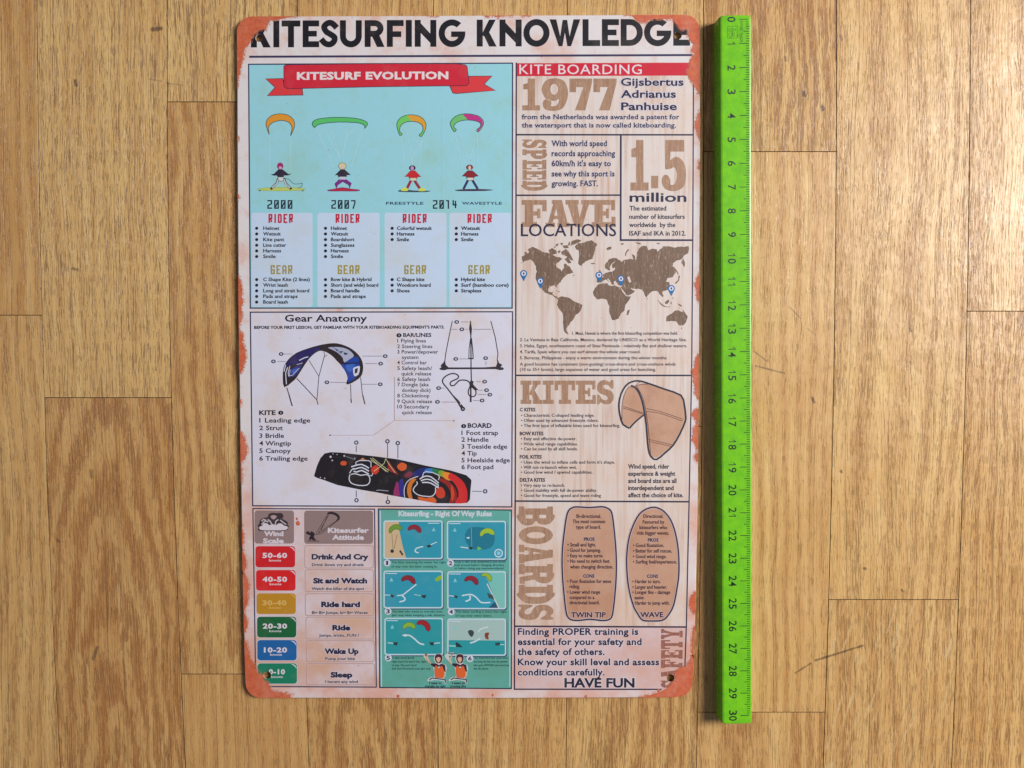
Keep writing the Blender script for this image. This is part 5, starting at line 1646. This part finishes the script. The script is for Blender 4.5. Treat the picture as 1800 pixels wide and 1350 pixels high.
ISL = [[(575, 75), (620, 58), (665, 65), (650, 85), (600, 105), (560, 120)], [(540, 95), (560, 75), (555, 115), (535, 120)], [(415, 110), (450, 95), (440, 120), (420, 130)], [(460, 95), (490, 90), (480, 120)], [(485, 120), (530, 115), (545, 140), (500, 145)], [(350, 160), (385, 142), (425, 165), (430, 195), (390, 205), (365, 195)],
       [(440, 170), (465, 160), (460, 185), (445, 195)], [(470, 180), (520, 150), (550, 185), (565, 210), (590, 265), (560, 255), (530, 225), (500, 210), (480, 205)], [(505, 250), (535, 225), (570, 285), (545, 290)], [(400, 130), (420, 130), (410, 145)], [(755, 285), (800, 285), (785, 298), (765, 296)], [(835, 350), (850, 360), (860, 390), (835, 395), (840, 370)],
       [(905, 145), (930, 130), (955, 130), (950, 155), (925, 160), (915, 165)], [(1085, 195), (1110, 155), (1125, 155), (1095, 195), (1095, 220), (1085, 215)], [(1180, 82), (1235, 95), (1235, 108), (1200, 98)], [(1385, 95), (1420, 90), (1415, 103), (1390, 103)], [(1640, 240), (1660, 290), (1652, 325), (1625, 280)],
       [(1600, 400), (1612, 415), (1600, 460), (1575, 485), (1560, 480), (1592, 450)], [(1575, 345), (1600, 390), (1590, 395), (1572, 360)], [(1110, 740), (1132, 730), (1115, 785), (1098, 780)], [(1395, 640), (1440, 680), (1470, 700), (1550, 710), (1470, 706), (1430, 690)], [(1468, 660), (1500, 635), (1510, 650), (1490, 680), (1470, 675)], [(1520, 655), (1535, 670), (1525, 685)],
       [(1590, 670), (1630, 690), (1625, 705), (1600, 690)], [(1620, 908), (1635, 905), (1625, 920)], [(580, 400), (600, 398), (590, 410)], [(420, 548), (470, 565), (500, 572), (450, 562)], [(125, 180), (145, 185), (135, 198), (120, 195)], [(1295, 620), (1305, 628), (1298, 634)], [(1540, 615), (1552, 620), (1545, 630)], [(1040, 100), (1060, 95), (1075, 100), (1055, 112)]]
for base, amp in ((EUR, 3.5), (AFR, 2.5), (NAM, 4), (SAM, 3), (GRN, 4), (AUS, 3)):
    subs = []
    if base is EUR:
        subs = [Zm([(1105, 425), (1125, 410), (1135, 440), (1145, 465), (1125, 475), (1115, 450)]), Zm([(1010, 430), (1030, 422), (1060, 430), (1070, 442), (1040, 445), (1015, 442)])]
    sh.mark('land_mass')
    sh.shape([Zm(rough(base, amp, 14, rr_))], (110, 86, 72), subs)
for p in ISL:
    sh.mark('island')
    sh.shape([Zm(rough(p, 2, 12, rr_))], (110, 86, 72))
sheet_part(sh, "world_map", 'land', facts)
for x, y in Zm([(112, 460), (272, 532), (835, 475), (1045, 510), (1528, 603)]):
    sh = Sheet(Z2 + 0.00006)
    r = 6.2
    cy = y - 13.5
    sh.shape([[(x, y)] + [(x + r * math.cos(R(a)), cy + r * math.sin(R(a))) for a in range(150, 391, 20)]], (34, 110, 168))
    sh.disc(x, cy, 4.1, (216, 214, 228))
    sh.disc(x, cy, 1.5, (50, 56, 92), 2.2)
    sheet_part(sh, "map_pin", 'ink', facts)

# C kite outline
Zk = lambda p: zt(900, 660, 5.4545, p)
sh = Sheet(Z2 + 0.000004)
sh.shape([catmull(Zk([(1055, 430), (1060, 300), (1075, 200), (1110, 130), (1145, 100), (1185, 115), (1230, 200), (1265, 320), (1270, 380), (1200, 420), (1130, 490), (1070, 460)]), 2)], (205, 168, 152))
sh.shape([Zk([(1185, 100), (1240, 75), (1320, 80), (1620, 190), (1655, 300), (1660, 430), (1540, 670), (1390, 790), (1330, 780), (1305, 640), (1285, 400), (1270, 260), (1230, 160)])], (205, 168, 152))
sheet_part(sh, "kite_outline_fill", 'boardfill', facts)
sh = Sheet(Z2 + 0.00006)
KO = (44, 46, 64)
sh.line(Zk([(1130, 505), (1065, 470), (1035, 380), (1025, 280), (1045, 180), (1090, 100), (1145, 62), (1210, 52), (1290, 70), (1460, 130), (1620, 190), (1652, 280), (1665, 380), (1662, 440), (1610, 560), (1545, 670), (1470, 740), (1390, 805), (1345, 790), (1315, 740), (1300, 640), (1288, 480), (1270, 350), (1250, 250), (1215, 160), (1175, 110), (1140, 98)]), 3.0, KO, 2)
sh.line(Zk([(1130, 505), (1150, 480), (1200, 430), (1270, 375)]), 2.6, KO, 2)
for pts in ([(1055, 440), (1055, 300), (1075, 190), (1120, 110), (1160, 115)], [(1195, 105), (1230, 85), (1320, 85)], [(1190, 100), (1240, 180), (1275, 290), (1305, 480), (1330, 760)], [(1065, 295), (1260, 360)], [(1065, 312), (1255, 368)], [(1290, 318), (1420, 345), (1640, 420)], [(1290, 345), (1420, 362), (1635, 438)], [(1310, 612), (1540, 665)], [(1315, 632), (1530, 680)], [(1170, 115), (1215, 70), (1240, 62)]):
    sh.line(Zk(pts), 1.0, (116, 76, 68), 2)
sheet_part(sh, "kite_drawing", 'ink', facts)

# two board outlines with their lists
Zp = lambda p: zt(900, 880, 6.135, p)
Zq = lambda p: zt(1060, 880, 6.135, p)
TW = [(700, 68), (650, 78), (610, 110), (585, 190), (565, 330), (548, 480), (540, 640), (545, 820), (560, 1000), (580, 1180), (600, 1250), (640, 1285), (720, 1292), (840, 1280), (960, 1292), (1030, 1288), (1075, 1255), (1095, 1150), (1115, 950), (1125, 760), (1122, 560), (1105, 350), (1085, 180), (1065, 110), (1020, 78), (960, 66), (840, 75)]
WV = [(548, 72), (470, 90), (390, 150), (320, 280), (275, 430), (255, 620), (262, 820), (285, 980), (330, 1140), (380, 1230), (430, 1290), (540, 1298), (640, 1290), (700, 1240), (760, 1130), (795, 960), (818, 780), (812, 540), (780, 350), (730, 210), (660, 120), (600, 84)]
for Z_, O_, rows in ((Zp, TW, [("Bi-directional.", 697, 960, 186), ("The most common", 655, 1005, 243), ("type of board.", 692, 958, 303), ("PROS", 778, 890, 433), ("• Small and light.", 600, 905, 494), ("• Good for jumping.", 600, 957, 553), ("• Easy to make turns.", 600, 985, 612), ("• No need to switch feet", 600, 1052, 670), ("when changing direction.", 628, 1090, 732), ("CONS", 770, 888, 830), ("• Poor floatation for wave", 597, 1070, 888), ("riding.", 622, 733, 945), ("• Lower wind range", 597, 950, 1004), ("compared to a", 622, 888, 1062), ("directional board.", 622, 943, 1118), ("TWIN TIP", 640, 1010, 1258)]),
                     (Zq, WV, [("Directional.", 437, 650, 186), ("Favoured by", 430, 660, 248), ("kitesurfers who", 395, 692, 307), ("ride bigger waves.", 368, 710, 367), ("PROS", 485, 597, 442), ("• Good floatation.", 325, 655, 500), ("• Better for self rescue.", 325, 742, 560), ("• Good wind range.", 325, 683, 620), ("• Surfing feel/experience.", 325, 795, 678), ("CONS", 475, 592, 832), ("• Harder to turn.", 318, 620, 890), ("• Larger and heavier.", 318, 690, 950), ("• Longer fins - damage", 318, 725, 1006), ("easier.", 342, 450, 1064), ("• Harder to jump with.", 318, 717, 1122), ("WAVE", 405, 650, 1256)])):
    sh = Sheet(Z2 + 0.000004)
    sh.shape([catmull(Z_(O_), 2)], (200, 150, 125))
    fillo = sheet_part(sh, "board_outline_fill", 'boardfill', facts)
    sh = Sheet(Z2 + 0.00006)
    o2 = catmull(Z_(O_), 3)
    sh.shape(strokepolys(o2, 4.6, True), (210, 188, 190))
    sh.shape(strokepolys(o2, 2.8, True), (48, 42, 62))
    for s, a, b, y in rows:
        big = s in ("TWIN TIP", "WAVE")
        hd = s in ("PROS", "CONS")
        (xa, ya), (xb, _) = Z_([(a, y), (b, y)])
        text(sh, s, xa, xb, ya, 8.6 if big else (5.6 if hd else 6.2), (58, 30, 56), 0.035 if big else (0.05 if hd else 0.018), halo=(206, 176, 170) if big or hd else None, hw=0.06)
    sheet_part(sh, "board_caption", 'ink', facts)

sh = Sheet(Z2 + 0.00001)
H3 = (220, 204, 208)
for s, a, b, y in (("Finding PROPER training is", 58, 1208, 195), ("essential for your safety and", 58, 1240, 292), ("the safety of others.", 58, 885, 388), ("Know your skill level and assess", 58, 1408, 486), ("conditions carefully.", 58, 885, 584)):
    (xa, ya), (xb, _) = zt(900, 1080, 5.4545, [(a, y), (b, y)])
    text(sh, s, xa, xb, ya, 11.2, (32, 32, 64), 0.030, res=3, space=1.05, halo=H3, hw=0.055)
text(sh, "HAVE FUN", 993, 1114.5, 1208, 15.4, (34, 32, 52), 0.035, res=3, halo=H3, hw=0.05)
sheet_part(sh, "lettering", 'ink', safe)

# ---- rust-coloured wear over the rim and corners
rr_ = random.Random(11)
RZ = ZT + 0.00009
def rust(pts, amp=1.2, seg=4):
    q_ = rough(pts, amp * 0.6, seg * 2, rr_)
    for wd, dz in ((7, 0.00004), (3, 0.00002)):
        sh = Sheet(RZ - dz)
        sh.shape(strokepolys(q_, wd, True) + [q_], (214, 130, 100), clip=OUT)
        sheet_part(sh, "rust_stain", 'fringe')
    sh = Sheet(RZ)
    sh.shape([rough(pts, amp, seg, rr_)], (214, 98, 58), clip=OUT)
    return sheet_part(sh, "rust_patch", 'rust')


Zr = lambda p: zt(400, 10, 6.0, p)
rust(Zr([(20, 60), (770, 50), (765, 108), (620, 122), (520, 148), (442, 150), (430, 195), (398, 252), (340, 246), (300, 292), (268, 300), (245, 380), (190, 430), (165, 530), (142, 650), (118, 760), (96, 880), (20, 880)]))
Zs = lambda p: zt(660, 10, 6.0, p)
rust(Zs([(520, 60), (670, 60), (660, 108), (600, 112), (540, 98)]), 0.9)
rust(Zs([(1130, 60), (1450, 60), (1440, 105), (1350, 102), (1300, 128), (1250, 105), (1160, 115)]), 1.0)
rust(Zs([(1500, 60), (1640, 60), (1640, 98), (1560, 112)]), 0.9)
Zt_ = lambda p: zt(900, 10, 5.143, p)
rust(Zt_([(1005, 40), (1020, 85), (1090, 92), (1110, 112), (1150, 140), (1200, 152), (1230, 128), (1310, 116), (1390, 122), (1445, 118), (1490, 165), (1528, 222), (1590, 198), (1598, 290), (1640, 350), (1628, 410), (1650, 430), (1612, 490), (1600, 560), (1580, 610), (1622, 680), (1665, 745), (1690, 800), (1800, 830), (1800, 40)]))


def edge_rust(side, ya, yb, depth):
    n = max(4, int((yb - ya) / 9))
    pts = []
    for i in range(n + 1):
        y = ya + (yb - ya) * i / n
        t = math.sin(math.pi * i / n) ** 0.5
        d = depth * t * rr_.uniform(0.55, 1.1)
        pts.append((1, y, d))
    if side == 'R':
        xe = lambda y: 1230.5 - max(0, y - 480) / 740 * 12.5
        poly = [(xe(y) - d, y) for _, y, d in pts] + [(xe(yb) + 12, yb), (xe(ya) + 12, ya)]
    else:
        xe = lambda y: 416 + max(0, y - 250) ** 1.5 / 1950
        poly = [(xe(y) + d, y) for _, y, d in pts] + [(xe(yb) - 10, yb), (xe(ya) - 10, ya)]
    rust(catmull(poly[:-2], 3, False) + poly[-2:], 0.5, 3)


for a_ in (('R', 195, 246, 8), ('R', 282, 300, 4), ('R', 480, 532, 9), ('R', 622, 702, 12), ('R', 718, 742, 9), ('R', 744, 790, 9), ('R', 796, 812, 4), ('R', 1040, 1078, 9), ('R', 1100, 1160, 4),
           ('L', 238, 250, 3), ('L', 340, 352, 3), ('L', 482, 580, 9), ('L', 580, 658, 13), ('L', 700, 716, 3), ('L', 758, 815, 11), ('L', 818, 850, 3), ('L', 925, 965, 4), ('L', 968, 1010, 6), ('L', 1005, 1075, 11), ('L', 1078, 1112, 6)):
    edge_rust(*a_)
Zu = lambda p: zt(420, 1040, 6.75, p)
rust(Zu([(30, 560), (90, 600), (105, 680), (130, 790), (190, 882), (222, 960), (290, 1000), (302, 1060), (360, 1100), (370, 1150), (410, 1182), (520, 1205), (640, 1222), (600, 1240), (660, 1330), (20, 1330)]))
Zv = lambda p: zt(900, 1080, 5.4545, p)
rust(Zv([(1210, 830), (1225, 795), (1330, 772), (1420, 742), (1490, 705), (1528, 662), (1572, 622), (1560, 565), (1600, 520), (1660, 498), (1700, 450), (1728, 390), (1850, 380), (1850, 860), (1210, 860)]))
for x, y, r in ((1158, 1214, 3), (1030, 1224, 2), (700, 1224, 2.4), (523.5, 920, 3.6), (522, 912, 2.0), (866, 1222, 2)):
    sh = Sheet(RZ - 0.00001)
    sh.shape([rough(ell(x, y, r, r * 1.2, 9), 0.5, 2, rr_)], (200, 140, 120))
    sheet_part(sh, "rust_spot", 'rust')

# ================================================================== THE RULER
HR = 0.0084


def mat_green():
    m, nt = new_mat("green_plastic")
    nb = NB(nt)
    u, v = pos_mm(nb)
    n1 = nb.noise(nb.comb(u, v), 0.25, 3.0, 0.6)
    n2 = nb.noise(nb.comb(nb.math('MULTIPLY', u, 3.0), nb.math('MULTIPLY', v, 0.25)), 1.0, 2.0, 0.5)
    sc = nb.noise(nb.comb(nb.math('MULTIPLY', nb.math('ADD', u, nb.math('MULTIPLY', v, 0.25)), 2.6), nb.math('MULTIPLY', v, 0.12), 3.0), 1.0, 2.0, 0.6)
    c = nb.mix(nb.ramp(n1, 0.3, 0.7), A((120, 196, 24), 0.90), A((106, 184, 30), 0.88))
    c = nb.mix(nb.ramp(sc, 0.66, 0.72, 0.0, 0.22), c, A((170, 214, 110)))
    c = nb.mix(nb.ramp(nb.noise(nb.comb(u, v, 4.0), 0.09, 4.0, 0.65), 0.5, 0.75, 0.0, 0.18), c, A((96, 140, 50)))
    b = nb.bsdf(c, nb.ramp(n2, 0.3, 0.8, 0.24, 0.34), nb.math('ADD', n2, nb.noise(nb.comb(u, v), 1.6, 2.0, 0.5)), 0.15, 0.00006, spec=0.45)
    b.inputs['Subsurface Weight'].default_value = 0.15
    b.inputs['Subsurface Radius'].default_value = (0.0006, 0.002, 0.0003)
    return m


M['green'] = mat_green()
m_, nt_ = new_mat("ruler_print")
NB(nt_).bsdf((0.004, 0.016, 0.006), 0.4)
M['scale'] = m_
c1, c2, c3, c4 = P(1268.2, 26.5, HR), P(1319.0, 26.5, HR), P(1322.6, 1272.5, HR), P(1269.6, 1272.5, HR)
# a true straight bar: centre line, half width
tx0, ty0 = (c1[0] + c2[0]) / 2, c1[1]
tx1, ty1 = (c3[0] + c4[0]) / 2, c3[1]
hw_ = ((c2[0] - c1[0]) + (c3[0] - c4[0])) / 4
ang_ = math.atan2(tx1 - tx0, -(ty1 - ty0))
Lr = math.hypot(tx1 - tx0, ty1 - ty0)
ruler = empty("ruler", ((tx0 + tx1) / 2, (ty0 + ty1) / 2, 0), label="bright green plastic thirty centimetre ruler lying to the right of the tin sign", category="ruler")
ruler.rotation_euler = (0, 0, ang_)


def build_body():
    # cross section (x, z), left to right over the top: plain side on the left, thin drawing edge on the right
    w = hw_
    sec = [(-w - 0.0012, 0.0), (-w - 0.0013, 0.0028), (-w - 0.0008, HR - 0.0011), (-w - 0.0001, HR - 0.00022), (-w + 0.0006, HR), (w - 0.0006, HR), (w - 0.00018, HR - 0.0001), (w, HR - 0.0005), (w - 0.0001, 0.0)]
    sec_in = len(sec)
    ends = [(0.0, 0.0), (0.00012, 0.0006), (0.0005, 0.0011), (0.0012, 0.0016)]
    ys = []
    h = Lr / 2
    r = 0.0014
    st = []
    for i in range(6):
        a = R(90 * i / 5)
        st.append((h - r + r * math.cos(a), r * (1 - math.sin(a)) if False else r * (1 - math.sin(a))))
    # stations from the top end to the bottom end: (y, inset of the section)
    stations = [(y, s_) for y, s_ in [(h - r + r * math.cos(R(90 * i / 5)), r * (1 - math.sin(R(90 * i / 5)))) for i in range(6)]]
    stations += [(h * t, 0.0) for t in (0.8, 0.6, 0.4, 0.2, 0, -0.2, -0.4, -0.6, -0.8)]
    stations += [(-(h - r + r * math.cos(R(90 * i / 5))), r * (1 - math.sin(R(90 * i / 5)))) for i in range(5, -1, -1)]
    vs, fs = [], []
    for y, s_ in stations:
        for x, z in sec:
            xx = x + s_ if x < 0 else x - s_
            zz = z - (0.00035 * (s_ / r) ** 2 if z > HR * 0.8 else 0)
            vs.append((xx, y, zz))
    m = len(sec)
    for k in range(len(stations) - 1):
        for i in range(m - 1):
            a = k * m + i
            fs.append((a, a + m, a + m + 1, a + 1)[::-1])
        fs.append((k * m + m - 1, (k + 1) * m + m - 1, (k + 1) * m, k * m)[::-1])
    fs.append(tuple(range(m))[::-1])
    e = (len(stations) - 1) * m
    fs.append(tuple(e + i for i in range(m)))
    return mesh_obj("body", vs, fs, M['green'], ruler)


body = build_body()
bm_ = body.modifiers.new("edges", 'BEVEL')
bm_.width = 0.0002
bm_.segments = 2
bm_.limit_method = 'ANGLE'
bm_.angle_limit = R(25)
PR = HR + 0.00001
INKG = (22, 52, 26)
# printed scale, in the ruler's own millimetres: y from the zero mark downwards
y_zero = P(1320, 33.9, HR)[1] - ruler.location.y
y_thirty = P(1320, 1257.8, HR)[1] - ruler.location.y
cm = (y_zero - y_thirty) / 30.0


class RSheet(Sheet):
    def tri(s, vs, ts, col):
        b = len(s.v)
        z = PR + s.k * s.step
        s.v += [(x, y, z) for x, y in vs]
        c = A(col)
        s.c += [c] * len(vs)
        for t in ts:
            if len(t) == 3:
                a, d, e = t
                ar = (vs[d][0] - vs[a][0]) * (vs[e][1] - vs[a][1]) - (vs[e][0] - vs[a][0]) * (vs[d][1] - vs[a][1])
                t = (a, e, d) if ar < 0 else (a, d, e)
            s.f.append(tuple(b + i for i in t))
        s.k += 1

    def boxes(s, bs, col):
        vs, fs = [], []
        for x0, y0, x1, y1 in bs:
            b = len(vs)
            vs += [(x0, y0), (x1, y0), (x1, y1), (x0, y1)]
            fs.append((b, b + 1, b + 2, b + 3))
        s.tri(vs, fs, col)


def rtext(sh, body_, xb, yc, cap, length, col, bold=0.0):
    """numeral printed to be read from the right-hand side: tops to the right, running downwards"""
    vs, fs = glyphs(body_, bold, 4, 1.0)
    a, b = min(v[0] for v in vs), max(v[0] for v in vs)
    sx = length / (b - a)
    out = [(xb + y / CAP * cap, yc - (x - (a + b) / 2) * sx) for x, y in vs]
    sh.tri(out, fs, col)


sh = RSheet(PR)
bs = []
xr = hw_ - 0.00045
for k in range(301):
    y = y_zero - cm * k / 10
    if k % 10 == 0:
        ln, th = 0.0046, 0.00032
    elif k % 5 == 0:
        ln, th = 0.0028, 0.00029
    else:
        ln, th = 0.0017, 0.00030
    e_ = 0.00075 if k in (0, 1) else (0.00045 if k in (2, 298, 299, 300) else 0.0)
    bs.append((xr - ln, y - th / 2, xr - 0.0002 - e_, y + th / 2))
sh.boxes(bs, INKG)
sh.build("scale_marks", M['scale'], ruler)
for k in range(31):
    sh = RSheet(PR)
    t = str(k)
    for n_, ch in enumerate(t):
        off = 0.0 if len(t) == 1 else (0.00128 if n_ == 0 else -0.00128)
        yc = y_zero - cm * k + off
        xb = -hw_ + 0.00285
        if ch == '1':
            sh.shape(strokepolys([(xb, yc - 0.0002), (xb + 0.0032, yc - 0.0002)], 0.00034) + strokepolys([(xb + 0.0031, yc - 0.0001), (xb + 0.0024, yc + 0.0004), (xb + 0.0022, yc + 0.0008)], 0.00030), INKG)
        else:
            rtext(sh, ch, xb, yc, 0.0033, 0.0022, INKG, 0.012)
    sh.build("numeral", M['scale'], ruler)
# little maker's emblem: ringed square with interlaced strokes, and the words beside it
sh = RSheet(PR)
q = lambda x, y: (-hw_ + (x - 305) / 8.43 / 4150.0 + 0.0, y_zero - (y - 285) / 8.43 / 4170.0)
Q = lambda p: [q(x, y) for x, y in p]
sh.shape(strokepolys(Q(catmull([(410, 385), (548, 385), (548, 520), (540, 562), (410, 562), (405, 545), (405, 400)], 1)), 0.00014, True), INKG)
for pts in ([(430, 420), (425, 450), (450, 470), (470, 455), (468, 425), (440, 418)], [(430, 480), (425, 520), (455, 535), (470, 505), (450, 485)], [(485, 400), (485, 520), (500, 535), (525, 525)], [(500, 420), (530, 440), (500, 450)], [(505, 470), (505, 520)],
            [(470, 470), (485, 540)], [(430, 545), (480, 548)]):
    sh.shape(strokepolys(Q(catmull(pts, 3, False)), 0.00013), INKG)
sh.shape(strokepolys(Q(ell(575, 532, 17, 22, 12)), 0.00013, True), INKG)
sh.shape([Q(rect(548, 520, 562, 532))], INKG)
sh.build("emblem", M['scale'], ruler)
sh = RSheet(PR)
for body_, ya, yb in (("SWISS", 305, 455), ("MADE", 488, 622)):
    yc = (q(0, ya)[1] + q(0, yb)[1]) / 2
    rtext(sh, body_, q(592, 0)[0], yc, 0.00115, (yb - ya) / 8.43 / 4170.0, INKG, 0.0)
sh.build("maker_lettering", M['scale'], ruler)

bpy.data.objects.remove(_fo)
bpy.data.curves.remove(_fc)
